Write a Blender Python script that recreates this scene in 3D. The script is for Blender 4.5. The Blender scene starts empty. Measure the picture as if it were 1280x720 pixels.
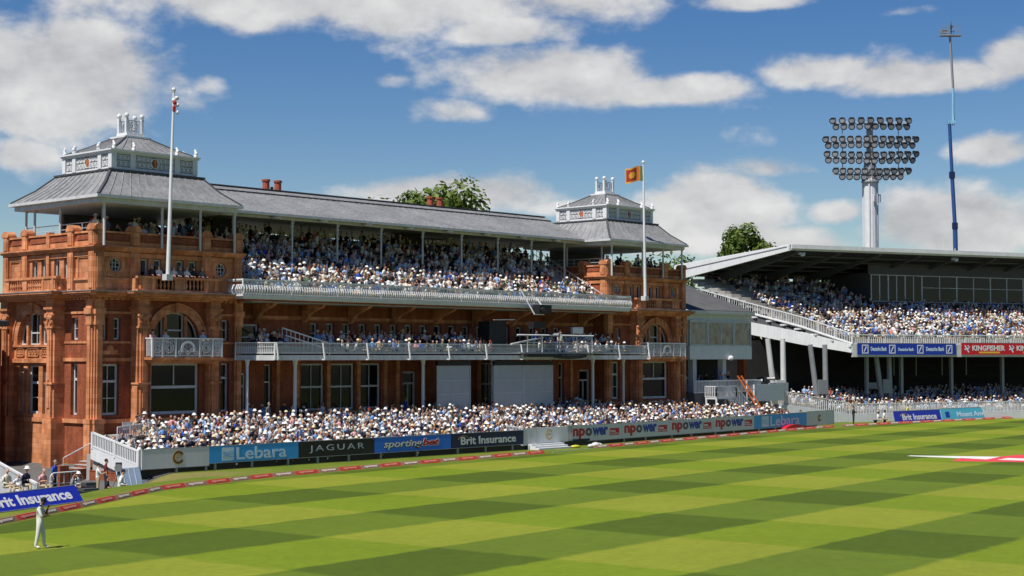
import bpy, bmesh, math, random
from mathutils import Matrix, Vector, noise as mnoise
R = math.radians
random.seed(7)
scn = bpy.context.scene
COL = scn.collection

# ------------------------------------------------------------------ camera
AZ = R(42.56); TILT = math.atan(85/1960); CZ = 6.8
cam_d = bpy.data.cameras.new('camera'); cam = bpy.data.objects.new('camera', cam_d); COL.objects.link(cam)
cam_d.sensor_width = 36; cam_d.lens = 36*1960/1280; cam_d.clip_end = 6000; cam_d.clip_start = .5
cam.location = (0, 0, CZ); cam.rotation_euler = (R(90)+TILT, 0, AZ-R(90))
scn.camera = cam

# ------------------------------------------------------------------ sun, sky, exposure
SUN_AZ = math.atan2(-.06, -.99); SUN_EL = R(59)
sd = Vector((math.cos(SUN_AZ)*math.cos(SUN_EL), math.sin(SUN_AZ)*math.cos(SUN_EL), math.sin(SUN_EL)))
sl = bpy.data.lights.new('sun', 'SUN'); sl.energy = 5.0; sl.angle = R(.5); sl.color = (1, .965, .91)
so = bpy.data.objects.new('sun', sl); COL.objects.link(so); so.location = (0, 0, 80)
so.rotation_euler = (-sd).to_track_quat('-Z', 'Y').to_euler()
scn.view_settings.view_transform = 'Standard'; scn.view_settings.look = 'None'
scn.view_settings.exposure = .40; scn.view_settings.gamma = 1; scn.view_settings.use_curve_mapping = False
try: scn.render.engine = 'CYCLES'
except Exception: pass

# clouds: azimuth, elevation (degrees), half width, half height, weight
def pxdir(x, y):
    F = 1960.; a = math.degrees(math.atan((x-640)/F)); e = math.degrees(math.atan((445-y)/F))
    return 42.56-a, e*math.cos(R(a))
CLOUDS = [(430, -14, 410, 76, 1.2), (640, 36, 130, 36, .9), (65, 114, 158, 86, 1.25), (10, 195, 70, 32, .9), (190, 120, 60, 40, .6),
          (690, 95, 135, 50, 1.25), (850, 112, 105, 26, 1.05), (575, 138, 70, 24, .62), (945, -2, 85, 20, 1.0),
          (1030, 90, 85, 32, 1.0), (1170, 97, 160, 32, 1.05), (1265, 75, 50, 38, 1.0), (1245, 188, 55, 26, 1.0), (1120, 12, 70, 12, .55),
          (560, 246, 170, 34, 1.3), (690, 258, 90, 20, .8), (890, 262, 120, 54, 1.3), (980, 212, 110, 20, .8), (1050, 266, 52, 24, .9),
          (1200, 288, 125, 50, 1.25), (900, 300, 180, 24, 1.0), (1010, 305, 90, 16, .9), (490, 100, 30, 13, .45), (255, 105, 34, 22, .55), (320, 116, 22, 10, .4)]
w = bpy.data.worlds.new('World'); scn.world = w; w.use_nodes = True
def build_world():
    nt = w.node_tree; N = nt.nodes; L = nt.links; N.clear()
    out = N.new('ShaderNodeOutputWorld'); bg = N.new('ShaderNodeBackground'); L.new(bg.outputs[0], out.inputs[0])
    bg.inputs['Strength'].default_value = .076
    sky = N.new('ShaderNodeTexSky'); sky.sky_type = 'NISHITA'; sky.sun_disc = False
    sky.sun_elevation = SUN_EL; sky.sun_rotation = math.atan2(sd.x, sd.y)
    sky.air_density = 1.0; sky.dust_density = .1; sky.ozone_density = 2.0; sky.altitude = 50
    hs = N.new('ShaderNodeHueSaturation'); hs.inputs['Hue'].default_value = .512; hs.inputs['Saturation'].default_value = 1.40; hs.inputs['Value'].default_value = .82
    L.new(sky.outputs[0], hs.inputs['Color'])
    def M(op, a, b=None, c=None):
        n = N.new('ShaderNodeMath'); n.operation = op
        for i, v in enumerate((a, b, c)):
            if v is None: continue
            if isinstance(v, (int, float)): n.inputs[i].default_value = v
            else: L.new(v, n.inputs[i])
        return n.outputs[0]
    tc = N.new('ShaderNodeTexCoord'); sep = N.new('ShaderNodeSeparateXYZ'); L.new(tc.outputs['Generated'], sep.inputs[0])
    az = M('MULTIPLY', M('ARCTAN2', sep.outputs[1], sep.outputs[0]), 57.29578)
    el = M('MULTIPLY', M('ARCSINE', sep.outputs[2]), 57.29578)
    def nz(scale, det, rough, off=0.):
        cb = N.new('ShaderNodeCombineXYZ'); L.new(M('MULTIPLY', az, .62), cb.inputs[0]); L.new(M('ADD', el, off), cb.inputs[1])
        n = N.new('ShaderNodeTexNoise'); n.inputs['Scale'].default_value = scale; n.inputs['Detail'].default_value = det
        n.inputs['Roughness'].default_value = rough; L.new(cb.outputs[0], n.inputs['Vector']); return n.outputs['Fac']
    n1 = nz(.40, 12, .56); n2 = nz(.40, 12, .56, .7); n3 = nz(.16, 3, .5, 7.)
    total = None
    for x, y, rx, ry, wt in CLOUDS:
        a0, e0 = pxdir(x, y); ra = rx/1960*57.3; re = ry/1960*57.3
        dx = M('DIVIDE', M('SUBTRACT', az, a0), ra); dy = M('DIVIDE', M('SUBTRACT', el, e0), re)
        dy = M('MULTIPLY', dy, M('ADD', 1.0, M('MULTIPLY', M('LESS_THAN', dy, 0), .35)))      # flatter undersides
        r2 = M('ADD', M('MULTIPLY', dx, dx), M('MULTIPLY', dy, dy))
        g = M('MULTIPLY', M('EXPONENT', M('MULTIPLY', r2, -1.0)), wt)
        total = g if total is None else M('MAXIMUM', total, g)
    # other clouds away from the photographed part of the sky
    far = M('MULTIPLY', M('GREATER_THAN', M('ABSOLUTE', M('SUBTRACT', az, 42.56)), 21.), M('MULTIPLY', n3, .3))
    total = M('MAXIMUM', total, far)
    dens = M('ADD', total, M('MULTIPLY', M('SUBTRACT', n1, .5), 1.9))
    mr = N.new('ShaderNodeMapRange'); mr.interpolation_type = 'SMOOTHSTEP'
    mr.inputs['From Min'].default_value = .34; mr.inputs['From Max'].default_value = .80; L.new(dens, mr.inputs['Value'])
    mask = M('MULTIPLY', mr.outputs[0], .95)
    # thicker parts and undersides are greyer
    sh = M('ADD', M('MULTIPLY', M('SUBTRACT', n1, n2), 2.6), M('MULTIPLY', M('SUBTRACT', n3, .5), .9))
    mr2 = N.new('ShaderNodeMapRange'); mr2.inputs['From Min'].default_value = -.5; mr2.inputs['From Max'].default_value = .5; L.new(sh, mr2.inputs['Value'])
    cr = N.new('ShaderNodeMix'); cr.data_type = 'RGBA'; L.new(mr2.outputs[0], cr.inputs[0])
    cr.inputs[6].default_value = (4.9, 4.95, 5.1, 1); cr.inputs[7].default_value = (7.9, 7.85, 7.75, 1)
    mx = N.new('ShaderNodeMix'); mx.data_type = 'RGBA'; L.new(mask, mx.inputs[0]); L.new(hs.outputs[0], mx.inputs[6]); L.new(cr.outputs[2], mx.inputs[7])
    L.new(mx.outputs[2], bg.inputs['Color'])
build_world()

# ------------------------------------------------------------------ materials
def S(r, g, b):
    f = lambda c: (c/255/12.92) if c/255 < .04045 else ((c/255+.055)/1.055)**2.4
    return (f(r), f(g), f(b))
MATS = {}
ALB = .77      # scales every base colour down, deepening shade against the raised exposure
def mat(name, col, rough=.7, var=.15, scale=1.5, bump=0., metal=0., spec=.4, streak=0., fine=0.):
    """procedural material: base colour varied by noise in world space, optional vertical streaks and bump"""
    if name in MATS: return MATS[name]
    m = bpy.data.materials.new(name); m.use_nodes = True; nt = m.node_tree; N = nt.nodes; L = nt.links
    b = N['Principled BSDF']; b.inputs['Roughness'].default_value = rough; b.inputs['Metallic'].default_value = metal
    b.inputs['Specular IOR Level'].default_value = spec
    geo = N.new('ShaderNodeNewGeometry')
    n = N.new('ShaderNodeTexNoise'); n.inputs['Scale'].default_value = scale; n.inputs['Detail'].default_value = 5; L.new(geo.outputs['Position'], n.inputs['Vector'])
    mr = N.new('ShaderNodeMapRange'); mr.inputs['From Min'].default_value = .25; mr.inputs['From Max'].default_value = .75
    mr.inputs['To Min'].default_value = 1-var; mr.inputs['To Max'].default_value = 1+var; L.new(n.outputs['Fac'], mr.inputs['Value'])
    fac = mr.outputs[0]
    if streak:
        mp = N.new('ShaderNodeMapping'); mp.inputs['Scale'].default_value = (2.2, 2.2, .18); L.new(geo.outputs['Position'], mp.inputs['Vector'])
        n2 = N.new('ShaderNodeTexNoise'); n2.inputs['Scale'].default_value = 1.6; n2.inputs['Detail'].default_value = 4; L.new(mp.outputs[0], n2.inputs['Vector'])
        m2 = N.new('ShaderNodeMapRange'); m2.inputs['From Min'].default_value = .3; m2.inputs['From Max'].default_value = .7
        m2.inputs['To Min'].default_value = 1-streak; m2.inputs['To Max'].default_value = 1+streak*.4; L.new(n2.outputs['Fac'], m2.inputs['Value'])
        mm = N.new('ShaderNodeMath'); mm.operation = 'MULTIPLY'; L.new(fac, mm.inputs[0]); L.new(m2.outputs[0], mm.inputs[1]); fac = mm.outputs[0]
    if fine:
        n3 = N.new('ShaderNodeTexNoise'); n3.inputs['Scale'].default_value = scale*9; n3.inputs['Detail'].default_value = 3; L.new(geo.outputs['Position'], n3.inputs['Vector'])
        m3 = N.new('ShaderNodeMapRange'); m3.inputs['From Min'].default_value = .3; m3.inputs['From Max'].default_value = .7
        m3.inputs['To Min'].default_value = 1-fine; m3.inputs['To Max'].default_value = 1+fine; L.new(n3.outputs['Fac'], m3.inputs['Value'])
        mm = N.new('ShaderNodeMath'); mm.operation = 'MULTIPLY'; L.new(fac, mm.inputs[0]); L.new(m3.outputs[0], mm.inputs[1]); fac = mm.outputs[0]
    vm = N.new('ShaderNodeVectorMath'); vm.operation = 'SCALE'; vm.inputs[0].default_value = tuple(c*ALB for c in col); L.new(fac, vm.inputs['Scale'])
    L.new(vm.outputs[0], b.inputs['Base Color'])
    if bump:
        bp = N.new('ShaderNodeBump'); bp.inputs['Strength'].default_value = bump; bp.inputs['Distance'].default_value = .03
        n4 = N.new('ShaderNodeTexNoise'); n4.inputs['Scale'].default_value = scale*7; n4.inputs['Detail'].default_value = 4; L.new(geo.outputs['Position'], n4.inputs['Vector'])
        L.new(n4.outputs['Fac'], bp.inputs['Height']); L.new(bp.outputs[0], b.inputs['Normal'])
    MATS[name] = m; return m
def brickmat(name, c1, c2, mortar, bw, bh, msize, var=.2, streak=.25, rough=.8):
    m = bpy.data.materials.new(name); m.use_nodes = True; nt = m.node_tree; N = nt.nodes; L = nt.links
    b = N['Principled BSDF']; b.inputs['Roughness'].default_value = rough; b.inputs['Specular IOR Level'].default_value = .25
    geo = N.new('ShaderNodeNewGeometry'); sp = N.new('ShaderNodeSeparateXYZ'); L.new(geo.outputs['Position'], sp.inputs[0])
    ad = N.new('ShaderNodeMath'); L.new(sp.outputs[0], ad.inputs[0]); L.new(sp.outputs[1], ad.inputs[1])
    cb = N.new('ShaderNodeCombineXYZ'); L.new(ad.outputs[0], cb.inputs[0]); L.new(sp.outputs[2], cb.inputs[1])
    br = N.new('ShaderNodeTexBrick'); L.new(cb.outputs[0], br.inputs['Vector']); br.inputs['Scale'].default_value = 1
    
    for k_, c_ in (('Color1',c1),('Color2',c2),('Mortar',mortar)): br.inputs[k_].default_value = (*[v*ALB for v in c_], 1)
    
    br.inputs['Brick Width'].default_value = bw; br.inputs['Row Height'].default_value = bh; br.inputs['Mortar Size'].default_value = msize
    n = N.new('ShaderNodeTexNoise'); n.inputs['Scale'].default_value = .9; n.inputs['Detail'].default_value = 6; L.new(geo.outputs['Position'], n.inputs['Vector'])
    mr = N.new('ShaderNodeMapRange'); mr.inputs['From Min'].default_value = .25; mr.inputs['From Max'].default_value = .75
    mr.inputs['To Min'].default_value = 1-var; mr.inputs['To Max'].default_value = 1+var; L.new(n.outputs['Fac'], mr.inputs['Value'])
    mp = N.new('ShaderNodeMapping'); mp.inputs['Scale'].default_value = (1.6, 1.6, .35); L.new(geo.outputs['Position'], mp.inputs['Vector'])
    n2 = N.new('ShaderNodeTexNoise'); n2.inputs['Scale'].default_value = 1.5; n2.inputs['Detail'].default_value = 5; L.new(mp.outputs[0], n2.inputs['Vector'])
    m2 = N.new('ShaderNodeMapRange'); m2.inputs['From Min'].default_value = .35; m2.inputs['From Max'].default_value = .7
    m2.inputs['To Min'].default_value = 1-streak; m2.inputs['To Max'].default_value = 1.08; L.new(n2.outputs['Fac'], m2.inputs['Value'])
    mm = N.new('ShaderNodeMath'); mm.operation = 'MULTIPLY'; L.new(mr.outputs[0], mm.inputs[0]); L.new(m2.outputs[0], mm.inputs[1])
    vm = N.new('ShaderNodeVectorMath'); vm.operation = 'SCALE'; L.new(br.outputs['Color'], vm.inputs[0]); L.new(mm.outputs[0], vm.inputs['Scale'])
    L.new(vm.outputs[0], b.inputs['Base Color'])
    bp = N.new('ShaderNodeBump'); bp.inputs['Strength'].default_value = .35; bp.inputs['Distance'].default_value = .02
    L.new(br.outputs['Fac'], bp.inputs['Height']); bp.invert = True; L.new(bp.outputs[0], b.inputs['Normal'])
    MATS[name] = m; return m
TERRA = brickmat('terracotta', (.62, .228, .094), (.84, .360, .170), (.42, .15, .065), .80, .34, .008, .26, .32)
BRICK = brickmat('red_brick', (.33, .080, .034), (.46, .120, .050), (.30, .11, .055), .24, .085, .010, .2, .3)
WHITE = mat('white_paint', (.80, .80, .79), .45, .06, 1.2, streak=.08)
OFFW = mat('worn_white_paint', (.66, .66, .65), .5, .10, 1.5, streak=.14)
IRON = mat('pale_grey_iron', (.60, .60, .60), .5, .12, 2.5, streak=.1)
MESHG = mat('grey_wire_infill', (.72, .72, .72), .6, .12, 2.)
SLATE = mat('grey_zinc_roof', (.285, .283, .278), .5, .2, .5, spec=.5, streak=.28, fine=.08)
DSLATE = mat('dark_zinc_flashing', (.07, .072, .075), .55, .2, 1.)
GLASS = mat('dark_window_glass', (.008, .009, .010), .09, .5, .5, spec=.32)
BLACK = mat('matt_black', (.012, .012, .013), .6, .2, 2.)
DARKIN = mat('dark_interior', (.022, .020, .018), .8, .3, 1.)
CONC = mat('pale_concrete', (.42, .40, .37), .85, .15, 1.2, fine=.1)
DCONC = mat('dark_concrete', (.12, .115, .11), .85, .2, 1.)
STEEL = mat('grey_steel', (.33, .34, .35), .45, .1, 2., metal=.3)
GREYP = mat('grey_panel', (.66, .67, .69), .5, .05, .8)
POTRED = mat('red_clay_pot', (.40, .085, .04), .7, .2, 2.)
GOLD = mat('dull_gold_paint', (.50, .33, .07), .45, .15, 3.)
WOOD = mat('brown_timber', (.20, .085, .035), .6, .2, 2.)
BLIND = mat('grey_screen_fabric', (.50, .50, .51), .7, .06, 1.2, streak=.06)
ORANGE = mat('orange_ladder_paint', (.75, .16, .03), .45, .1, 2.)
BLUEP = mat('blue_boom_paint', (.025, .085, .27), .4, .1, 1.)
LBLUEP = mat('pale_blue_boom_paint', (.25, .50, .68), .4, .1, 1.)
CHAIRG = mat('white_bench_slats', (.62, .62, .60), .55, .1, 2.)

# ------------------------------------------------------------------ mesh builder
class MB:
    def __init__(s, xf=None): s.v = []; s.f = []; s.m = []; s.xf = xf
    def add(s, vs, fs, mi=0):
        o = len(s.v); xf = s.xf
        s.v += [xf(*p) for p in vs] if xf else [tuple(p) for p in vs]
        s.f += [tuple(i+o for i in f) for f in fs]; s.m += [mi]*len(fs)
    def box(s, x0, x1, y0, y1, z0, z1, mi=0):
        s.add([(x0,y0,z0),(x1,y0,z0),(x1,y1,z0),(x0,y1,z0),(x0,y0,z1),(x1,y0,z1),(x1,y1,z1),(x0,y1,z1)],
              [(0,3,2,1),(4,5,6,7),(0,1,5,4),(1,2,6,5),(2,3,7,6),(3,0,4,7)], mi)
    def bar(s, p0, p1, wd, ht, mi=0):
        p0 = Vector(p0); p1 = Vector(p1); d = (p1-p0).normalized()
        upv = Vector((0,0,1)) if abs(d.z) < .97 else Vector((0,1,0))
        a = d.cross(upv).normalized()*wd/2; b = a.cross(d).normalized()*ht/2
        c = [p0-a-b, p0+a-b, p0+a+b, p0-a+b, p1-a-b, p1+a-b, p1+a+b, p1-a+b]
        s.add([tuple(q) for q in c], [(0,3,2,1),(4,5,6,7),(0,1,5,4),(1,2,6,5),(2,3,7,6),(3,0,4,7)], mi)
    def cyl(s, p0, p1, r0, r1=None, n=10, mi=0):
        r1 = r0 if r1 is None else r1
        p0 = Vector(p0); p1 = Vector(p1); d = (p1-p0).normalized()
        a = d.orthogonal().normalized(); b = d.cross(a)
        vs = [tuple(p0+(a*math.cos(2*math.pi*i/n)+b*math.sin(2*math.pi*i/n))*r0) for i in range(n)]
        vs += [tuple(p1+(a*math.cos(2*math.pi*i/n)+b*math.sin(2*math.pi*i/n))*r1) for i in range(n)]
        s.add(vs, [(i,(i+1)%n,n+(i+1)%n,n+i) for i in range(n)]+[tuple(range(n))[::-1], tuple(range(n,2*n))], mi)
    def lathe(s, cx, cy, prof, n=10, mi=0):
        vs = [(cx+r*math.cos(2*math.pi*i/n), cy+r*math.sin(2*math.pi*i/n), z) for r, z in prof for i in range(n)]
        k = len(prof)
        fs = [(j*n+i, j*n+(i+1)%n, (j+1)*n+(i+1)%n, (j+1)*n+i) for j in range(k-1) for i in range(n)]
        fs += [tuple(range(n))[::-1], tuple(range((k-1)*n, k*n))]
        s.add(vs, fs, mi)
    def loft(s, rings, mi=0, cap=True, closed=True):
        n = len(rings[0]); vs = [p for r in rings for p in r]; k = len(rings); nn = n if closed else n-1
        fs = [(j*n+i, j*n+(i+1)%n, (j+1)*n+(i+1)%n, (j+1)*n+i) for j in range(k-1) for i in range(nn)]
        if cap: fs += [tuple(range(n))[::-1], tuple(range((k-1)*n, k*n))]
        s.add(vs, fs, mi)
    def prism(s, poly, axis, a0, a1, mi=0):
        """poly: 2-D outline extruded along axis ('x' poly=(y,z), 'y' poly=(x,z), 'z' poly=(x,y))"""
        def P(p, t): return (t,p[0],p[1]) if axis == 'x' else ((p[0],t,p[1]) if axis == 'y' else (p[0],p[1],t))
        s.loft([[P(p,a0) for p in poly], [P(p,a1) for p in poly]], mi)
    def ball(s, c, rx, ry, rz, n=8, k=5, mi=0):
        rings = []
        for j in range(k+1):
            t = math.pi*(.04+.92*j/k)-math.pi/2
            rings.append([(c[0]+rx*math.cos(t)*math.cos(2*math.pi*i/n), c[1]+ry*math.cos(t)*math.sin(2*math.pi*i/n), c[2]+rz*math.sin(t)) for i in range(n)])
        s.loft(rings, mi)
    def mesh(s, name, mats, inv=None, smooth=False, recalc=True):
        me = bpy.data.meshes.new(name)
        vs = [tuple(inv @ Vector(p)) for p in s.v] if inv is not None else s.v
        me.from_pydata(vs, [], s.f)
        for m in (mats if isinstance(mats, (list, tuple)) else [mats]): me.materials.append(m)
        me.polygons.foreach_set('material_index', s.m)
        if smooth: me.polygons.foreach_set('use_smooth', [True]*len(s.f))
        if recalc:
            bm = bmesh.new(); bm.from_mesh(me); bmesh.ops.recalc_face_normals(bm, faces=bm.faces); bm.to_mesh(me); bm.free()
        me.update(); return me
    def build(s, name, mats, parent=None, smooth=False, local=False, recalc=True):
        inv = None if (parent is None or local) else WM[parent.name].inverted()
        o = bpy.data.objects.new(name, s.mesh(name, mats, inv, smooth, recalc)); COL.objects.link(o)
        if parent: o.parent = parent; WM[o.name] = WM[parent.name].copy()
        else: WM[o.name] = Matrix.Identity(4)
        return o
WM = {}
def tag(o, label=None, cat=None, group=None, kind=None):
    for k, v in (('label',label),('category',cat),('group',group),('kind',kind)):
        if v: o[k] = v
    return o
def thing(name, label, cat, loc=(0,0,0), rz=0, group=None):
    o = bpy.data.objects.new(name, None); COL.objects.link(o); o.location = loc; o.rotation_euler = (0,0,rz); o.empty_display_size = .3
    WM[o.name] = Matrix.Translation(loc) @ Matrix.Rotation(rz,4,'Z'); return tag(o, label, cat, group)
def xf_of(o):
    m = WM[o.name]; return lambda x, y, z: tuple(m @ Vector((x,y,z)))
def at_child(o, parent, loc=(0,0,0)):
    COL.objects.link(o); o.parent = parent; o.location = loc; WM[o.name] = WM[parent.name] @ Matrix.Translation(loc); return o
def copy_thing(o, loc, rz, label=None):
    c = o.copy(); COL.objects.link(c); c.location = loc; c.rotation_euler = (0,0,rz)
    if label: c['label'] = label
    for ch in list(o.children):
        d = ch.copy(); COL.objects.link(d); d.parent = c
        for g in list(ch.children):
            e = g.copy(); COL.objects.link(e); e.parent = d
    return c
def lerp(a, b, t): return a+(b-a)*t
ORD = ['zeroth','first','second','third','fourth','fifth','sixth','seventh','eighth','ninth','tenth','eleventh','twelfth','thirteenth','fourteenth','fifteenth','sixteenth','seventeenth','eighteenth','nineteenth','twentieth']
TENS = {20:'twenty',30:'thirty',40:'forty',50:'fifty'}
def ordn(n):
    if n <= 20: return ORD[n]
    return TENS[n//10*10]+('-'+ORD[n%10] if n % 10 else '') if n % 10 else {30:'thirtieth',40:'fortieth',50:'fiftieth'}[n]

TXT = {}
def text_mesh(s, bold=0., shear=0., spacing=1.):
    cu = bpy.data.curves.new('lettering', 'FONT'); cu.body = s; cu.size = 1; cu.offset = bold; cu.shear = shear; cu.space_character = spacing
    cu.extrude = .02; cu.resolution_u = 3
    o = bpy.data.objects.new('lettering', cu); COL.objects.link(o); bpy.context.view_layer.update()
    me = bpy.data.meshes.new_from_object(o.evaluated_get(bpy.context.evaluated_depsgraph_get()))
    bpy.data.objects.remove(o); return me
def text(s, parent, x, z, wd, ht, m, y=-.03, bold=0., shear=0., spacing=1., depth=.008, name='lettering'):
    """lettering fitted to a wd x ht rectangle with its lower left corner at local (x, z) of a board whose front faces local -y"""
    me = text_mesh(s, bold, shear, spacing); vs = [v.co.copy() for v in me.vertices]
    x0 = min(v.x for v in vs); x1 = max(v.x for v in vs); y0 = min(v.y for v in vs); y1 = max(v.y for v in vs)
    for v in me.vertices:
        c = v.co; v.co = (x+(c.x-x0)/(x1-x0)*wd, y-(depth if c.z > 0 else 0), z+(c.y-y0)/(y1-y0)*ht)
    me.materials.clear(); me.materials.append(m); me.update()
    o = bpy.data.objects.new(name, me); return at_child(o, parent)

# ================================================================== GROUND
def sstep(a, b, x):
    t = max(0., min(1., (x-a)/(b-a))); return t*t*(3-2*t)
ROPE = [(20,50.5),(26,54.2),(33,58.5),(39.1,62.3),(47,67.4),(55.5,69.8),(67.3,71.3),(83.6,72.9)]
ROPE2 = [(89.6,74.0),(102.1,75.5),(125.1,78.5),(131.4,78.9)]
ROPE3 = [(133.2,79.0),(147.6,77.7),(166.5,75.6),(180,72.5)]
def rope_y(x):
    P = ROPE+ROPE2+ROPE3
    if x <= P[0][0]: return P[0][1]+(x-P[0][0])*.62
    for (a, b), (c, d) in zip(P, P[1:]):
        if x <= c: return b+(d-b)*(x-a)/(c-a)
    return P[-1][1]-(x-P[-1][0])*.3
def ground_h(x, y):
    d = y-rope_y(x)
    return -.72*sstep(3.2, 7.5, d)*sstep(54, 50.5, x)*sstep(20, 28, x) - .5*sstep(80, 86, y)*sstep(57, 55, x)*sstep(20, 28, x)
xs = [-3000,-1200,-500,-200,-60,0]+[20+i*1. for i in range(46)]+[70,80,100,130,170,220,400,900,3000]
ys = [-3000,-900,-300,-80,0,30]+[50+i*1. for i in range(56)]+[115,140,200,400,1000,4000]
g = MB(); nx = len(xs)
g.add([(x,y,ground_h(x,y)) for y in ys for x in xs], [(j*nx+i,j*nx+i+1,(j+1)*nx+i+1,(j+1)*nx+i) for j in range(len(ys)-1) for i in range(nx-1)])
def grass_material(name, mown):
    m = bpy.data.materials.new(name); m.use_nodes = True; nt = m.node_tree; N = nt.nodes; L = nt.links
    b = N['Principled BSDF']; b.inputs['Roughness'].default_value = .75; b.inputs['Specular IOR Level'].default_value = .2
    def M(op, a, b_=None, c=None):
        n = N.new('ShaderNodeMath'); n.operation = op
        for i, v in enumerate((a, b_, c)):
            if v is None: continue
            if isinstance(v, (int, float)): n.inputs[i].default_value = v
            else: L.new(v, n.inputs[i])
        return n.outputs[0]
    def noise(sc, det, vec, rough=.5):
        n = N.new('ShaderNodeTexNoise'); n.inputs['Scale'].default_value = sc; n.inputs['Detail'].default_value = det; n.inputs['Roughness'].default_value = rough
        L.new(vec, n.inputs['Vector']); return n.outputs['Fac']
    def mix(f, a, b_):
        n = N.new('ShaderNodeMix'); n.data_type = 'RGBA'
        if isinstance(f, float): n.inputs[0].default_value = f
        else: L.new(f, n.inputs[0])
        for i, v in ((6,a),(7,b_)):
            if isinstance(v, tuple): n.inputs[i].default_value = (*[c_*ALB for c_ in v],1)
            else: L.new(v, n.inputs[i])
        return n.outputs[2]
    geo = N.new('ShaderNodeNewGeometry'); P = geo.outputs['Position']; sp = N.new('ShaderNodeSeparateXYZ'); L.new(P, sp.inputs[0])
    x, y = sp.outputs[0], sp.outputs[1]
    if mown:
        wob = M('MULTIPLY', M('SUBTRACT', noise(.9, 4, P), .5), .45)
        ph = R(5.6); ca, sa = math.cos(ph), math.sin(ph)
        a = M('ADD', M('ADD', M('MULTIPLY', x, ca), M('MULTIPLY', y, sa)), wob)
        bb = M('ADD', M('ADD', M('MULTIPLY', x, -sa), M('MULTIPLY', y, ca)), wob)
        def stripe(v, off, per):
            t = M('FRACT', M('DIVIDE', M('SUBTRACT', v, off), per*2))       # first half of each double period = dark
            up = N.new('ShaderNodeMapRange'); up.interpolation_type = 'SMOOTHSTEP'; up.inputs['From Min'].default_value = .485; up.inputs['From Max'].default_value = .515
            L.new(t, up.inputs['Value'])
            e = N.new('ShaderNodeMapRange'); e.inputs['From Min'].default_value = 0.; e.inputs['From Max'].default_value = .03; L.new(t, e.inputs['Value'])
            return M('SUBTRACT', M('ADD', up.outputs[0], 1.), e.outputs[0])   # 1 = light
        sa_ = stripe(a, 35.5, 7.65); sb_ = stripe(bb, 41.1, 5.28)
        light = mix(sa_, (.160, .220, .0060), (.222, .252, .0170))
        dark = mix(sa_, (.072, .110, .0034), (.116, .165, .0088))
        col = mix(sb_, dark, light)
    else:
        patch = N.new('ShaderNodeMapRange'); patch.inputs['From Min'].default_value = .35; patch.inputs['From Max'].default_value = .7; L.new(noise(.35, 5, P), patch.inputs['Value'])
        col = mix(patch.outputs[0], (.115, .165, .010), (.175, .205, .022))
        # worn, straw coloured turf on the bank beside the boards
        dx = M('DIVIDE', M('SUBTRACT', x, 53.5), 4.5); dy = M('DIVIDE', M('SUBTRACT', y, 74.5), 2.2)
        wr = M('SUBTRACT', 1., M('ADD', M('MULTIPLY', dx, dx), M('MULTIPLY', dy, dy)))
        wn = N.new('ShaderNodeMapRange'); wn.inputs['From Min'].default_value = -.15; wn.inputs['From Max'].default_value = .8; L.new(M('ADD', wr, M('MULTIPLY', M('SUBTRACT', noise(1.1, 5, P), .5), 1.6)), wn.inputs['Value'])
        col = mix(M('MULTIPLY', wn.outputs[0], .75), col, (.235, .195, .065))
        # beyond the ground the land is built-up: grey paving and roofs rather than turf
        rx = M('SUBTRACT', x, 95.); ry = M('SUBTRACT', y, 25.); rr = M('SQRT', M('ADD', M('MULTIPLY', rx, rx), M('MULTIPLY', ry, ry)))
        far = N.new('ShaderNodeMapRange'); far.inputs['From Min'].default_value = 85.; far.inputs['From Max'].default_value = 100.; L.new(rr, far.inputs['Value'])
        col = mix(far.outputs[0], col, (.10, .095, .088))
    tone = M('ADD', .70, M('MULTIPLY', noise(2.2, 8, P, .70), .60))
    mp = N.new('ShaderNodeMapping'); mp.inputs['Scale'].default_value = (1, 1, 1); L.new(P, mp.inputs['Vector'])
    tone = M('MULTIPLY', tone, M('ADD', .74, M('MULTIPLY', noise(11., 4, P, .7), .52)))
    big = M('MULTIPLY', M('ADD', .86, M('MULTIPLY', noise(.12, 4, P), .28)), M('ADD', .86, M('MULTIPLY', noise(.55, 6, P, .7), .28))); tone = M('MULTIPLY', tone, big)
    vm = N.new('ShaderNodeVectorMath'); vm.operation = 'SCALE'; L.new(col, vm.inputs[0]); L.new(tone, vm.inputs['Scale']); L.new(vm.outputs[0], b.inputs['Base Color'])
    bp = N.new('ShaderNodeBump'); bp.inputs['Strength'].default_value = .5; bp.inputs['Distance'].default_value = .03; L.new(noise(22., 3, P, .7), bp.inputs['Height']); L.new(bp.outputs[0], b.inputs['Normal'])
    return m
GRASS = grass_material('rough_grass', False); MOWN = grass_material('mown_grass', True)
tag(g.build('ground', GRASS), kind='structure')
# mown outfield, a sheet 4 mm above the ground, ending just inside the boundary cushions
pts = [(x, rope_y(x)-.5) for x in [i*4.-40 for i in range(60)]]
o_ = MB(); n_ = len(pts)
o_.add([(x,y,.004) for x,y in pts]+[(x,-60,.004) for x,y in pts], [(i,i+1,n_+i+1,n_+i) for i in range(n_-1)])
tag(o_.build('outfield', MOWN), kind='structure')
PAINTW = mat('white_turf_paint', (.72, .72, .66), .8, .15, 1.5, fine=.1); PAINTR = mat('red_turf_paint', (.72, .05, .07), .8, .15, 1.5, fine=.1)
lg = MB(); lg.add([(97.0,52.6,.008),(97.7,52.7,.008),(100.6,47.6,.008),(97.3,47.0,.008)], [(0,1,2,3)], 0)
lg.add([(97.5,48.9,.008),(94.3,48.0,.008),(96.5,44.0,.008),(103.5,44.2,.008),(103.3,47.6,.008),(100.6,47.6,.008),(97.3,47.0,.008)], [(0,1,2,3,4,5,6)], 1)
lg.add([(97.4,46.3,.012),(99.6,46.6,.012),(100.2,44.1,.012),(98.0,44.05,.012)], [(0,1,2,3)], 0)
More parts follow.
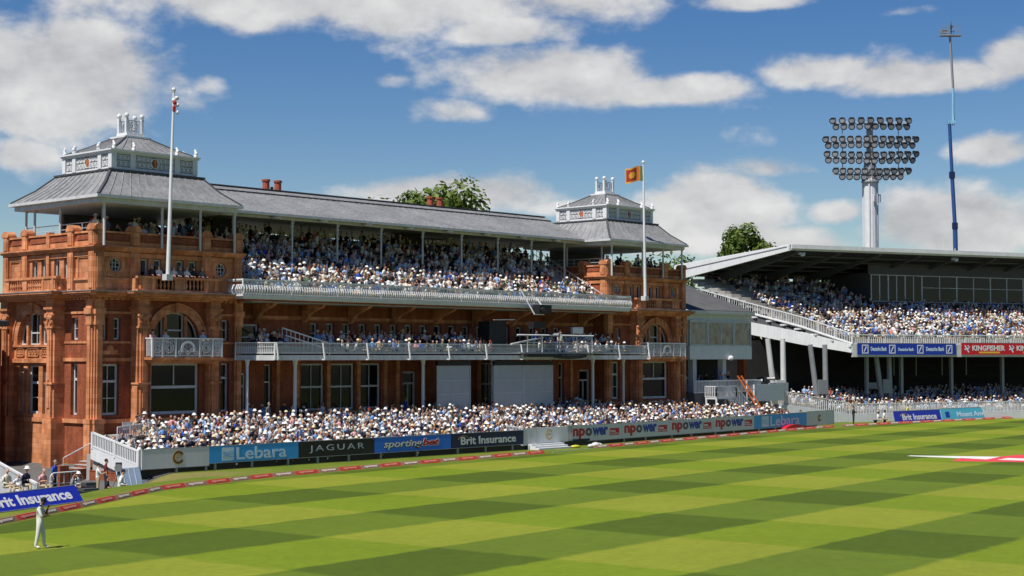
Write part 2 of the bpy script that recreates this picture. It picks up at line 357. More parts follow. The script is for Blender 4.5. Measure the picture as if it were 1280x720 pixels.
tag(lg.build('painted_turf_marking', [PAINTW, PAINTR]), kind='structure')
ASPH = mat('forecourt_paving', (.115, .11, .105), .85, .2, 1.2, fine=.15)
fc = MB(); fx = [22+i for i in range(35)]; fy = [71+i for i in range(42)]
def fch(x, y): return ground_h(x, y)+.012
fc.add([(x,max(y,rope_y(x)+7.0),fch(x,max(y,rope_y(x)+7.0))) for y in fy for x in fx], [(j*35+i,j*35+i+1,(j+1)*35+i+1,(j+1)*35+i) for j in range(41) for i in range(34) if fy[j+1] > rope_y(fx[i])+7.2 and fx[i] < 56])
tag(fc.build('forecourt', ASPH), kind='structure')

# ================================================================== PAVILION
pav = thing('pavilion', 'long terracotta and brick pavilion with two roofed towers and white balconies', 'pavilion', (88, 92, 0))
P = lambda mb, name, m, parent=None, **k: mb.build(name, m, parent or pav, **k)
def wall(mb, u0, u1, z0, z1, w, holes=(), rev=.35, mi=0):
    us = sorted({u0,u1}|{h[0] for h in holes}|{h[1] for h in holes}); zs = sorted({z0,z1}|{h[2] for h in holes}|{h[3] for h in holes})
    for a, b in zip(us, us[1:]):
        for c, d in zip(zs, zs[1:]):
            mu, mz = (a+b)/2, (c+d)/2
            if any(h[0] < mu < h[1] and h[2] < mz < h[3] for h in holes): continue
            mb.add([(a,w,c),(b,w,c),(b,w,d),(a,w,d)], [(0,1,2,3)], mi)
    for h0, h1, c, d in holes:
        mb.add([(h0,w,c),(h0,w-rev,c),(h0,w-rev,d),(h0,w,d)], [(0,1,2,3)], mi); mb.add([(h1,w,c),(h1,w-rev,c),(h1,w-rev,d),(h1,w,d)], [(0,1,2,3)], mi)
        mb.add([(h0,w,c),(h1,w,c),(h1,w-rev,c),(h0,w-rev,c)], [(0,1,2,3)], mi); mb.add([(h0,w,d),(h1,w,d),(h1,w-rev,d),(h0,w-rev,d)], [(0,1,2,3)], mi)
def window(xf, u0, u1, z0, z1, w, vs=(), hs=(), fr=.10, name='window', fm=None):
    """white timber window in a hole; vs / hs are fractions of glazing bars (a tuple (fraction, thickness))"""
    m = MB(xf); t = .05
    m.box(u0, u0+fr, w-.04, w+t, z0, z1); m.box(u1-fr, u1, w-.04, w+t, z0, z1)
    m.box(u0+fr, u1-fr, w-.04, w+t, z1-fr, z1); m.box(u0+fr, u1-fr, w-.04, w+t+.03, z0, z0+fr*1.2)
    for f in vs:
        f, k = f if isinstance(f, tuple) else (f, .045); u = lerp(u0, u1, f); m.box(u-k/2, u+k/2, w-.035, w+t-.006, z0+fr*1.2, z1-fr)
    for f in hs:
        f, k = f if isinstance(f, tuple) else (f, .045); z = lerp(z0, z1, f); m.box(u0+fr, u1-fr, w-.03, w+t+(.004 if k < .08 else .02), z-k/2, z+k/2)
    o = P(m, name, fm or OFFW)
    p = MB(xf); p.box(u0+.03, u1-.03, w-.06, w-.045, z0+.03, z1-.03); p.build('pane', GLASS, o)
    return o
def arch_fill(mb, uc, r, zs, ztop, w, rev=.35, n=20, mi=0):
    """masonry between a semicircular arch and the square head of its opening"""
    pts = [(uc+r*math.cos(math.pi*i/n), zs+r*math.sin(math.pi*i/n)) for i in range(n+1)]
    for (a, b), (c, d) in zip(pts, pts[1:]):
        mb.add([(a,w,b),(c,w,d),(c,w,ztop),(a,w,ztop)], [(0,1,2,3)], mi); mb.add([(a,w,b),(c,w,d),(c,w-rev,d),(a,w-rev,b)], [(0,1,2,3)], mi)
def arch_ring(mb, uc, r0, r1, zs, w0, w1, a0=0., a1=math.pi, n=22, mi=0):
    rings = []
    for i in range(n+1):
        t = lerp(a0, a1, i/n); c, s_ = math.cos(t), math.sin(t)
        rings.append([(uc+r0*c,w0,zs+r0*s_),(uc+r1*c,w0,zs+r1*s_),(uc+r1*c,w1,zs+r1*s_),(uc+r0*c,w1,zs+r0*s_)])
    mb.loft(rings, mi, cap=not (a1-a0 > 6.28))
def pilaster(xf, u, hw, w0, w1):
    m = MB(xf); h2 = hw*.62
    m.box(u-hw, u+hw, w0-.05, w1-.16, 2.75, 8.75); m.box(u-h2, u+h2, w0-.05, w1, 2.75, 8.75)
    m.box(u-hw*.3, u+hw*.3, w1, w1+.05, 3.4, 4.8); m.box(u-hw*.3, u+hw*.3, w1, w1+.05, 5.2, 8.5)
    for a, b, z0, z1 in ((.10,.10,2.45,2.6),(.05,.05,2.6,2.75),(.06,.06,4.95,5.07),(.05,.05,8.62,8.75)):
        m.box(u-hw-a, u+hw+a, w0-.06, w1+b, z0, z1)
    m.box(u-hw-.12, u+hw+.12, w0-.07, w1+.1, -1.2, 2.45)
    # carved capital
    m.box(u-hw*.9, u+hw*.9, w0-.05, w1, 8.75, 9.75)
    for k in (-1, 1):
        m.cyl((u+k*hw*.75, w1-.1, 9.45), (u+k*hw*.75, w1+.1, 9.45), .17, n=10); m.cyl((u+k*hw*.55, w1-.1, 9.0), (u+k*hw*.55, w1+.08, 9.0), .12, n=8)
        m.box(u+k*hw*.4-.05, u+k*hw*.4+.05, w1, w1+.06, 8.8, 9.6)
    m.ball((u, w1+.02, 9.3), .16, .12, .22)
    for i, (a, z0, z1) in enumerate(((.05,9.75,9.85),(.12,9.85,10.0),(.0,10.0,10.5))): m.box(u-hw-a, u+hw+a, w0-.055, w1+a, z0, z1)
    return P(m, 'pilaster', TERRA)
def moulding(mb, u0, u1, prof, mi=0):
    """stack of boxes: (projection w, z0, z1)"""
    for w, z0, z1 in prof: mb.box(u0-max(0,w), u1+max(0,w), -.3, w, z0, z1, mi)
def baluster(mb, u, w, z0, z1, xf3):
    h = z1-z0; prof = [(.07,0),(.07,.08),(.045,.14),(.095,.38),(.085,.5),(.04,.8),(.07,.9),(.07,1)]
    n = 6; rings = [[(u+r*math.cos(2*math.pi*i/n), w+r*math.sin(2*math.pi*i/n), z0+t*h) for i in range(n)] for r, t in prof]
    mb.loft(rings)
def balustrade(xf, uc, hw, w0, w1, z0, z1, secs):
    m = MB(xf); c = .16
    m.box(uc-hw, uc+hw, w1-.28, w1, z0, z0+.16); m.box(uc-hw-.03, uc+hw+.03, w1-.31, w1+.04, z1-c, z1)
    for s_ in (-1, 1): m.box(*sorted((uc+s_*hw, uc+s_*(hw-.28))), w0, w1-.29, z0, z1-c-.002)
    for a, b, solid in secs:
        if solid:
            m.box(uc+a, uc+b, w1-.26, w1-.02, z0+.16, z1-c)
            if b-a > .9: m.box(uc+a+.12, uc+a+.3, w1-.02, w1+.03, z0+.1, z1-c); m.box(uc+b-.3, uc+b-.12, w1-.02, w1+.03, z0+.1, z1-c)
        else:
            k = max(2, int((b-a)/.27))
            for i in range(k): baluster(m, uc+a+(i+.5)*(b-a)/k, w1-.14, z0+.16, z1-c, xf)
    return P(m, 'balustrade', TERRA)
def parapet(xf, u0, u1, piers, small=(), w=0.):
    m = MB(xf)
    m.box(u0, u1, w-.30, w, 13.98, 14.28, 1); m.box(u0, u1, w-.28, w-.06, 14.28, 14.80, 0)       # moulded base, brick panels
    m.box(u0, u1, w-.34, w+.05, 14.80, 14.92, 1)
    for a, b in zip(sorted(piers)[:-1], sorted(piers)[1:]):
        if b-a > 1.6: m.box(a+.6, b-.6, w-.06, w-.02, 14.36, 14.72, 0)
    for u in small: m.box(u-.2, u+.2, w-.33, w+.07, 13.99, 15.05, 1)
    for u in piers:
        m.box(u-.34, u+.34, w-.42, w+.12, 13.985, 14.95, 1); m.box(u-.24, u+.24, w+.12, w+.17, 14.05, 14.9, 1); m.box(u-.42, u+.42, w-.5, w+.2, 14.95, 15.08, 1)
        rings = []
        for i in range(9):
            t = math.pi*i/8; rings.append([(u+.42*math.cos(t), w-.46, 15.08+.30*math.sin(t)), (u+.42*math.cos(t), w+.18, 15.08+.30*math.sin(t))])
        m.loft([[r[0] for r in rings], [r[1] for r in rings]], 1)
    return P(m, 'parapet', [BRICK, TERRA])

def facade(xf, h, bc, side, full=True):
    """one face of a tower; u from -h to h, bc = centre of the arched bay between two pilasters"""
    A, B = bc-2.52, bc+2.52
    rwin = [(4.2, 4.9)] if not side else [(2.95, 3.7)]
    lw = [(-5.4,-3.95)] if not side else []
    br = MB(xf)
    gh = [(a,b,2.95,6.3) for a, b in lw+rwin]
    lup = [(-5.38,-4.85),(-4.38,-3.85)] if not side else []
    uh = [(a,b,7.85,9.3) for a, b in lup+([(4.25,4.85)] if not side else [(2.95,3.7)])]
    lo = [x for x in gh+uh]
    wall(br, -h, A, -1.3, 10.55, 0, [x for x in lo if x[1] < A]); P(br, 'tower_wall', BRICK)
    br = MB(xf); wall(br, B, h, -1.3, 10.55, 0, [x for x in lo if x[0] > B]); P(br, 'tower_wall', BRICK)
    for a, b in lw: window(xf, a+.02, b-.02, 2.97, 6.28, -.28, (.5,), (.33,(.66,.16)), .13)
    for a, b in rwin: window(xf, a+.02, b-.02, 2.97, 6.28, -.28, (), ((.70,.16),), .10)
    for a, b, c, d in uh: window(xf, a+.02, b-.02, c+.02, d-.02, -.28, (), (.52,), .09)
    # arched bay
    W = .36; tb = MB(xf); ZS = 7.85; RI = 1.88; sill = 6.72 if not side else 7.55
    if side: bigs = [(bc-1.75,bc-1.2,2.95,6.2),(bc-.7,bc+.7,2.95,6.2),(bc+1.2,bc+1.75,2.95,6.2)]
    else: bigs = [(bc-1.95,bc+1.95,2.9,6.35)]
    wall(tb, A, B, -1.3, 10.55, W, bigs+[(bc-RI,bc+RI,sill,ZS+RI+.05)])
    arch_fill(tb, bc, RI, ZS, ZS+RI+.05, W)
    P(tb, 'bay_wall', TERRA if side else BRICK)
    for i, (a, b, c, d) in enumerate(bigs):
        if side: window(xf, a+.02, b-.02, c+.02, d-.02, W-.28, (), ((.64,.16),.33), .12)
        else: window(xf, a+.02, b-.02, c+.02, d-.02, W-.26, (), ((.53,.18),), .16)
    if not side:
        m = MB(xf); m.box(bc-.03, bc+.03, W-.28, W-.2, 4.9, 6.2); P(m, 'glazing_bar', OFFW)
    m = MB(xf); arch_ring(m, bc, RI, RI+.46, ZS, W-.02, W+.12); arch_ring(m, bc, RI+.46, RI+.58, ZS, W-.02, W+.18)
    m.box(bc-.16, bc+.16, W+.1, W+.26, ZS+RI-.05, ZS+RI+.62)
    for s_ in (-1, 1):
        m.box(bc+s_*.82-.12, bc+s_*.82+.12, W-.3, W-.02, sill, ZS+1.62)
        m.box(bc+s_*(RI+.23)-.23, bc+s_*(RI+.23)+.23, W-.02, W+.12, sill, ZS)
    if side:
        m.box(A, B, W, W+.12, 7.40, 7.55)
        for s_ in (-1.6, 0, 1.6):
            hw = .75 if s_ == 0 else .5
            for q in ((-hw,-hw+.08),(hw-.08,hw)): m.box(bc+s_+q[0], bc+s_+q[1], W, W+.06, 6.75, 7.35)
            m.box(bc+s_-hw, bc+s_+hw, W, W+.06, 7.27, 7.35); m.box(bc+s_-hw, bc+s_+hw, W, W+.06, 6.75, 6.83)
            for k in range(3): arch_ring(m, bc+s_+(k-1)*hw*.5, .08, .14, 7.05, W, W+.05, 0, 2*math.pi, 10)
        m.box(A, B, W, W+.14, 6.35, 6.62)
    P(m, 'arch_moulding', TERRA)
    am = MB(xf); w0 = W-.30
    arch_ring(am, bc, RI-.1, RI, ZS, w0-.03, w0+.05)
    for s_ in (-1, 1):
        am.box(bc+s_*.70-.06, bc+s_*.70+.06, w0-.03, w0+.06, sill, ZS+1.7)
        am.box(bc+s_*(RI-.06)-.06, bc+s_*(RI-.06)+.06, w0-.03, w0+.06, sill, ZS)
        am.box(bc+s_*.98-.05, bc+s_*.98+.05, w0-.03, w0+.06, sill, ZS+1.5)
    am.box(bc-.64, bc+.64, w0-.03, w0+.04, ZS+.62 if not side else ZS+.45, ZS+.72 if not side else ZS+.55)
    am.box(bc-RI, bc+RI, w0-.03, w0+.07, sill, sill+.1)
    if side: am.box(bc-.03, bc+.03, w0-.03, w0+.03, sill, ZS+1.8)
    ao = P(am, 'arched_window', OFFW)
    pn = MB(xf); n = 18
    pn.loft([[(bc+RI*.99*math.cos(math.pi*i/n), ww, ZS+RI*.99*math.sin(math.pi*i/n)) for i in range(n+1)]+[(bc-RI*.99,ww,sill+.02),(bc+RI*.99,ww,sill+.02)] for ww in (w0-.05, w0-.035)])
    pn.build('pane', GLASS, ao)
    # pilasters and corner piers
    for u in (bc-2.85, bc+2.85): pilaster(xf, u, .42, 0, .92)
    for s_ in (-1, 1):
        cp = MB(xf); u = s_*(h-.28)
        cp.box(u-.30, u+.30, -.2, .14, 2.75, 8.8); cp.box(u-.17, u+.17, .14, .24, 2.75, 8.8)
        for a, z0, z1 in ((.12,2.45,2.75),(.07,8.8,8.95),(.05,8.95,9.5),(.14,9.5,9.9),(.04,9.9,10.5)): cp.box(u-.30-a*.7, u+.30+a*.7, -.21, .2+a, z0, z1)
        cp.box(u-.36, u+.36, -.22, .3, -1.25, 2.45)
        P(cp, 'corner_pier', TERRA)
    # string courses, main cornice
    def course(a, b, z0, z1, pr, w=0, nm='string_course'):
        sc = MB(xf); sc.box(a, b, w-.005, w+pr, z0, z1); P(sc, nm, TERRA)
    for a, b in ((-h, A-.45), (B+.45, h)):
        for pr, z0, z1 in ((.10,6.45,6.68),(.14,2.45,2.72),(.06,9.55,9.7),(.05,7.62,7.76)): course(a, b, z0, z1, pr)
    course(A, B, 2.45, 2.72, .10, W)
    if not side:      # carved crest over the left hand window
        sc = MB(xf); sc.box(-5.5, -3.8, 0, .06, 6.9, 6.98); sc.box(-5.1, -4.2, 0, .09, 6.98, 7.2); sc.ball((-4.65, .02, 7.25), .3, .12, .3); sc.ball((-5.1, .02, 7.08), .2, .08, .15); sc.ball((-4.2, .02, 7.08), .2, .08, .15); P(sc, 'carved_crest', TERRA)
    co = MB(xf)
    for i, (pr, z0, z1) in enumerate(((.14,10.45,10.58),(.36,10.58,10.72),(.62,10.72,10.86),(.74,10.86,10.98))):
        co.box(-h-pr, h+pr, -.35, pr, z0, z1); co.box(bc-3.35-pr, bc+3.35+pr, pr, .80+pr, z0, z1-.003)
    k = int(2*h/.42)
    for i in range(k): co.box(-h+(i+.5)*2*h/k-.09, -h+(i+.5)*2*h/k+.09, .12, .29, 10.44, 10.575)
    P(co, 'cornice', TERRA)
    dt = MB(xf); dt.box(-h-.78, h+.78, -.3, .78, 10.981, 11.03); dt.box(bc-3.35-.78, bc+3.35+.78, .78, 1.58, 10.981, 11.028); P(dt, 'cornice_flashing', STEEL)
    # top storey
    W2 = -.12; up = MB(xf)
    if side: wins = [(-2.2,-1.55),(-1.05,-.4),(.55,1.2),(1.75,2.4)]; rounds = []
    else: wins = [(-2.3,-1.7),(-1.25,-.65),(.55,1.15),(1.6,2.2)]; rounds = [-4.25, 4.2]
    hl = [(a,b,11.95,13.25) for a, b in wins]+[(u-.5,u+.5,12.25,13.25) for u in rounds]
    wall(up, -h, h, 11.0, 13.66, W2, hl, .3)
    for u in rounds:
        n = 20; q = [(u+.46*math.cos(2*math.pi*i/n), 12.75+.46*math.sin(2*math.pi*i/n)) for i in range(n+1)]
        for (a, b), (c, d) in zip(q, q[1:]):
            def out(a_, b_):
                dx, dz = a_-u, b_-12.75; k_ = .5/max(abs(dx), abs(dz)); return u+dx*k_, 12.75+dz*k_
            e, f = out(a, b), out(c, d); up.add([(a,W2,b),(c,W2,d),(f[0],W2,f[1]),(e[0],W2,e[1])], [(0,1,2,3)]); up.add([(a,W2,b),(c,W2,d),(c,W2-.3,d),(a,W2-.3,b)], [(0,1,2,3)])
    P(up, 'upper_wall', TERRA)
    for a, b in wins: window(xf, a+.02, b-.02, 11.97, 13.23, W2-.22, (), ((.0,.1),), .10)
    for u in rounds:
        fm = MB(xf); arch_ring(fm, u, .39, .46, 12.75, W2-.24, W2-.12, 0, 2*math.pi, 20)
        for k in (-.13, .13): fm.box(u+k-.02, u+k+.02, W2-.23, W2-.15, 12.36, 13.14); fm.box(u-.4, u+.4, W2-.225, W2-.155, 12.75+k-.02, 12.75+k+.02)
        fo = P(fm, 'round_window', OFFW); gm = MB(xf); gm.lathe(0,0,[(0.001,0),(.001,.001)],3); gm = MB(xf)
        gm.loft([[(u+.45*math.cos(2*math.pi*i/20), ww, 12.75+.45*math.sin(2*math.pi*i/20)) for i in range(20)] for ww in (W2-.27, W2-.25)]); gm.build('pane', GLASS, fo)
        rm = MB(xf); arch_ring(rm, u, .46, .72, 12.75, W2-.02, W2+.09, 0, 2*math.pi, 24); arch_ring(rm, u, .72, .82, 12.75, W2-.02, W2+.05, 0, 2*math.pi, 24)
        for k in range(-3, 4): rm.ball((u+k*.17, W2+.05, 12.0+.05*abs(k)-.02), .12, .09, .12, 6, 4)
        P(rm, 'window_surround', TERRA)
    ps = MB(xf)
    pu = [-h+.28, bc*0-2.85, 2.85, h-.28]
    for u in pu: ps.box(u-.32, u+.32, W2-.05, .12, 11.0, 13.64); ps.box(u-.2, u+.2, .12, .17, 11.2, 13.5)
    if side:
        ps.box(-.18, .18, W2-.05, .06, 11.0, 13.64)
        for a, b in ((-5.0,-3.6),(3.5,4.9)):
            ps.box(a, b, W2, W2+.07, 13.2, 13.32); ps.box(a, a+.1, W2, W2+.07, 12.0, 13.2); ps.box(b-.1, b, W2, W2+.07, 12.0, 13.2)
    ps.box(-h, h, W2-.04, W2+.10, 13.28, 13.55); ps.box(-h, h, W2-.04, W2+.12, 11.75, 11.92)
    P(ps, 'upper_pier', TERRA)
    c2 = MB(xf)
    for pr, z0, z1 in ((.10,13.64,13.74),(.22,13.74,13.86),(.30,13.86,13.96)): c2.box(-h-pr, h+pr, -.4, pr, z0, z1)
    P(c2, 'upper_cornice', TERRA)
    parapet(xf, -h, h, pu, (0.02,) if side else ())
    if side: balustrade(xf, bc, 3.35, -.1, .72, 11.03, 12.05, ((-3.1,-2.7,1),(-2.7,-.9,0),(-.9,-.4,1),(-.4,1.5,0),(1.5,3.1,1)))
    else: balustrade(xf, bc, 3.35, -.1, .85, 11.03, 12.05, ((-3.1,-1.95,1),(-1.95,-.4,0),(-.4,.4,1),(.4,1.95,0),(1.95,3.1,1)))
    if not side:      # small ornate balcony in front of the arch
        b = MB(xf)
        for pr, z0, z1 in ((.0,6.30,6.42),(.14,6.42,6.55),(.26,6.55,6.72)): b.box(bc-2.62-pr, bc+2.62+pr, .93 if pr < .2 else .9, 1.55+pr, z0, z1)
        b.box(bc-2.4, bc+2.4, .36, .93, 6.5, 6.72)
        bo = P(b, 'balcony', TERRA)
        r = MB(xf); w1 = 1.72; z0, z1 = 6.78, 7.92
        for uu in (-2.78, -2.0, -.95, .95, 2.0, 2.78): r.box(bc+uu-.05, bc+uu+.05, w1-.05, w1+.05, 6.72, z1)
        r.box(bc-2.84, bc+2.84, w1-.06, w1+.06, z1, z1+.08); r.box(bc-2.8, bc+2.8, w1-.04, w1+.04, z0, z0+.07)
        for a, c in ((-2.78,-2.0),(-2.0,-.95),(.95,2.0),(2.0,2.78)):
            k = 7
            for i in range(1, k): uu = lerp(a, c, i/k); r.box(bc+uu-.02, bc+uu+.02, w1-.02, w1+.02, z0+.07, z1)
            mid = (a+c)/2; arch_ring(r, bc+mid, .15, .20, (z0+z1)/2, w1-.03, w1+.035, 0, 2*math.pi, 14); arch_ring(r, bc+mid, .30, .35, (z0+z1)/2, w1-.03, w1+.036, 0, 2*math.pi, 16)
            r.box(bc+a, bc+c, w1-.025, w1+.025, z1-.2, z1-.16)
        arch_ring(r, bc, .42, .58, z0+.45, w1-.03, w1+.06, -.3, math.pi+.3, 16)
        for k in range(5): arch_ring(r, bc+(k-2)*.32, .08, .14, z0+.25+.16*(k % 2), w1-.03, w1+.05, 0, 2*math.pi, 10)
        for k in range(-8, 9): r.box(bc+k*.11-.012, bc+k*.11+.012, w1-.02, w1+.02, z0+.07, z1)
        for uu in (-2.78, 2.78):
            r.box(bc+uu-.05, bc+uu+.05, .9, w1-.06, z1+.002, z1+.078)
            for k in range(6): r.box(bc+uu-.02, bc+uu+.02, .95+k*.13-.02, .95+k*.13+.02, z0, z1)
        r.build('railing', WHITE, bo)

HW = 5.85; CYT = 93.6; HD = 5.6
def frustum(mb, ra, rb, za, zb, mi=0):
    f = lambda r, z: [(r[0],r[2],z),(r[1],r[2],z),(r[1],r[3],z),(r[0],r[3],z)]
    mb.loft([f(ra, za), f(rb, zb)], mi)
def tower(cx, side_full, bc=0.):
    F = lambda u, w_, z: (cx+u, 88-w_, z)
    Lf = lambda u, w_, z: (cx-HW-w_-.003, CYT+.004-u, z-.003)
    facade(F, HW, bc, False)
    if side_full: facade(Lf, HD, -1.1, True)
    else:
        m = MB(Lf); wall(m, -HD, HD, -1.3, 13.66, 0); P(m, 'tower_wall', BRICK)
        pm = MB(Lf)
        for u in (-HD+.28, -2.85, 2.85, HD-.28): pm.box(u-.32, u+.32, -.05, .12, 10.5, 13.64)
        pm.box(-HD, HD, 0, .1, 13.28, 13.55); pm.box(-HD, HD, 0, .1, 11.75, 11.92); P(pm, 'upper_pier', TERRA)
        c2 = MB(Lf)
        for pr, z0, z1 in ((.10,13.64,13.74),(.22,13.74,13.86),(.30,13.86,13.96)): c2.box(-HD-pr, HD+pr, -.4, pr, z0, z1)
        P(c2, 'upper_cornice', TERRA); parapet(Lf, -HD, HD, (2.85, HD-.28), ())
    b = MB(); b.box(cx-HW+.55, cx+HW, 88.62, CYT+HD, -1.3, 13.7); P(b, 'tower_core', BRICK)
    rp = MB(lambda u, w_, z: (cx+HW+w_, CYT+u, z))
    rp.box(-HD, HD, -.3, .0, 13.7, 14.9); rp.box(-HD, HD, -.36, .05, 14.9, 15.0)
    for u in (-HD+.28, -2.85, 2.85): rp.box(u-.34, u+.34, -.42, .12, 13.7, 15.3)
    P(rp, 'parapet', TERRA)
    bp = MB(lambda u, w_, z: (cx+u, CYT+HD+w_, z)); bp.box(-HW, HW, -.3, 0, 13.7, 14.9); P(bp, 'parapet', BRICK)
    # lower roof
    e0, e1, f0, f1 = cx-6.12, cx+5.35, 87.3, 98.1; ZE = 17.22
    d0, d1, g0, g1 = cx-3.75, cx+3.75, 89.62, 96.2; ZD = 19.12
    r = MB(); mid = lambda t: (lerp(e0,d0,t), lerp(e1,d1,t), lerp(f0,g0,t), lerp(f1,g1,t))
    frustum(r, (e0,e1,f0,f1), mid(.55), ZE, lerp(ZE, ZD, .47)); frustum(r, mid(.55), (d0,d1,g0,g1), lerp(ZE, ZD, .47), ZD)
    lv = [(0, ZE), (.55, lerp(ZE, ZD, .47)), (1, ZD)]
    for axis, n in (('x', 14), ('y', 12)):
        for sgn in (0, 1):
            for i in range(1, n):
                t0 = i/n
                q = []
                for t, z in lv:
                    a0, a1, b0, b1 = mid(t)
                    q.append((lerp(a0,a1,t0), b1 if sgn else b0, z+.015) if axis == 'x' else (a1 if sgn else a0, lerp(b0,b1,t0), z+.015))
                for p_, p2 in zip(q, q[1:]): r.bar(p_, p2, .05, .06)
    for s_ in ((0,2),(1,2),(0,3),(1,3)):
        q = [(mid(t)[s_[0]], mid(t)[s_[1]], z+.03) for t, z in lv]
        for p_, p2 in zip(q, q[1:]): r.bar(p_, p2, .16, .1, 1)
    r.box(d0-.12, d1+.12, g0-.12, g1+.12, ZD, ZD+.12, 1)
    ro = P(r, 'tower_roof', [SLATE, DSLATE])
    ga = MB()
    ga.box(e0-.1, e1+.1, f0-.1, f1+.1, ZE-.2, ZE-.005); ga.box(e0+.2, e1-.2, f0+.2, f1-.2, ZE-.5, ZE-.2)
    ga.build('eaves_gutter', OFFW, ro)
    # white lantern drum with openwork panels
    dr = MB(); x0, x1, y0, y1 = cx-3.45, cx+3.45, 89.9, 95.9; z0, z1 = ZD+.12, 20.42
    dr.box(x0+.12, x1-.12, y0+.12, y1-.12, z0, z1, 1)
    dr.box(x0, x1, y0, y1, z0, z0+.12); dr.box(x0-.1, x1+.1, y0-.1, y1+.1, z1, z1+.1); dr.box(x0-.18, x1+.18, y0-.18, y1+.18, z1+.1, z1+.2)
    def dpanel(xf, hw):
        m = dr; old = m.xf; m.xf = xf
        pil = [-hw+.18, -hw*.52, hw*.52, hw-.18]
        for u in pil: m.box(u-.2, u+.2, -.12, .03, z0+.12, z1)
        for (a, b) in zip(pil, pil[1:]):
            aa, bb = a+.22, b-.22; zc = (z0+.12+z1)/2
            m.box(aa, bb, -.1, -.03, z0+.12, z0+.2); m.box(aa, bb, -.1, -.03, z1-.08, z1)
            n = max(2, round((bb-aa)/.36))
            for i in range(n):
                uc = aa+(i+.5)*(bb-aa)/n
                if b-a > 2.5 and i in (n//2, (n-1)//2): continue
                for k, (dz, rr) in enumerate(((.22,.17),(-.2,.18))): arch_ring(m, uc, rr-.05, rr, zc+dz, -.13, -.04, 0, 2*math.pi, 10); 
                arch_ring(m, uc+.03, .04, .08, zc+.22, -.13, -.05, 0, 2*math.pi, 8); arch_ring(m, uc-.03, .04, .08, zc-.2, -.13, -.05, 0, 2*math.pi, 8)
                m.box(uc-.18, uc-.15, -.13, -.05, z0+.2, z1-.08)
            if b-a > 2.5:
                m.ball(((aa+bb)/2, -.1, zc), .26, .06, .4, 12, 6, 2); arch_ring(m, (aa+bb)/2, .30, .36, zc, -.13, -.03, 0, 2*math.pi, 14)
                m.box((aa+bb)/2-.04, (aa+bb)/2+.04, -.05, -.02, zc-.3, zc+.3, 3)
        m.xf = old
    dpanel(lambda u, w_, z: (cx+u, y0-w_, z), 3.45); dpanel(lambda u, w_, z: (x0-w_, 92.9-u, z), 3.0)
    dpanel(lambda u, w_, z: (x1+w_, 92.9+u, z), 3.0)
    dr.build('lantern_drum', [WHITE, GREYP if False else STEEL, POTRED, GOLD], ro)
    def acro(x, y, nx_, ny_):
        ac = MB()
        for k, (rr, dz, off) in enumerate(((.20,.0,0),(.17,.2,.05),(.13,.36,.0),(.08,.48,-.06))): ac.ball((x+nx_*off, y+ny_*off, z1+.28+dz*.9), rr*(.55 if nx_ == 0 else 1), rr*(.55 if ny_ == 0 else 1), rr, 7, 5)
        ac.build('roof_ornament', WHITE, ro, smooth=True)
    for u in (-3.3, -1.75, 1.75, 3.3): acro(cx+u, y0, 0, -1); acro(cx+u, y1, 0, 1)
    for v in (-1.5, 1.5): acro(x0, 92.9+v, -1, 0); acro(x1, 92.9+v, 1, 0)
    ur = MB(); ua = (x0+.05, x1-.05, y0+.05, y1-.05); ub = (cx-.95, cx+.95, 92.9-.85, 92.9+.85)
    um = tuple(lerp(p_, q, .5) for p_, q in zip(ua, ub))
    frustum(ur, ua, um, z1+.2, lerp(z1+.2, 21.85, .46)); frustum(ur, um, ub, lerp(z1+.2, 21.85, .46), 21.85)
    for i, j in ((0,2),(1,2),(0,3),(1,3)):
        ur.bar((ua[i],ua[j],z1+.22),(um[i],um[j],lerp(z1+.2,21.85,.46)+.02),.13,.08,1); ur.bar((um[i],um[j],lerp(z1+.2,21.85,.46)+.02),(ub[i],ub[j],21.87),.13,.08,1)
    for i in range(1, 9):
        t = i/9
        for yy in (2, 3): ur.bar((lerp(ua[0],ua[1],t),ua[yy],z1+.22),(lerp(ub[0],ub[1],t),ub[yy],21.86),.03,.03)
        for xx in (0, 1): ur.bar((ua[xx],lerp(ua[2],ua[3],t),z1+.22),(ub[xx],lerp(ub[2],ub[3],t),21.86),.03,.03)
    ur.build('upper_roof', [SLATE, DSLATE], ro)
    cr = MB(); yc = 92.9
    cr.box(cx-1.05, cx+1.05, yc-.95, yc+.95, 21.84, 21.96); cr.box(cx-.72, cx+.72, yc-.62, yc+.62, 21.96, 22.22)
    for sx in (-1, 1):
        for sy in (-1, 1):
            cr.box(cx+sx*.62-.1, cx+sx*.62+.1, yc+sy*.45-.1, yc+sy*.45+.1, 22.22, 23.25); cr.ball((cx+sx*.62, yc+sy*.45, 23.42), .17, .17, .19, 8, 6)
    for yy in (yc-.45, yc+.45):
        cr.box(cx-.52, cx+.52, yy-.03, yy+.03, 23.05, 23.12); cr.box(cx-.52, cx+.52, yy-.03, yy+.03, 22.3, 22.36)
        xf = lambda u, w_, z: (cx+u, yy-w_, z)
        old = cr.xf; cr.xf = xf; arch_ring(cr, 0, .28, .34, 22.7, -.03, .03, 0, 2*math.pi, 16); arch_ring(cr, 0, .13, .18, 22.7, -.03, .03, 0, 2*math.pi, 10)
        for u in (-.42, -.2, .2, .42): cr.box(u-.02, u+.02, -.02, .02, 22.36, 23.05)
        cr.xf = old
    cr.build('cresting', WHITE, ro)
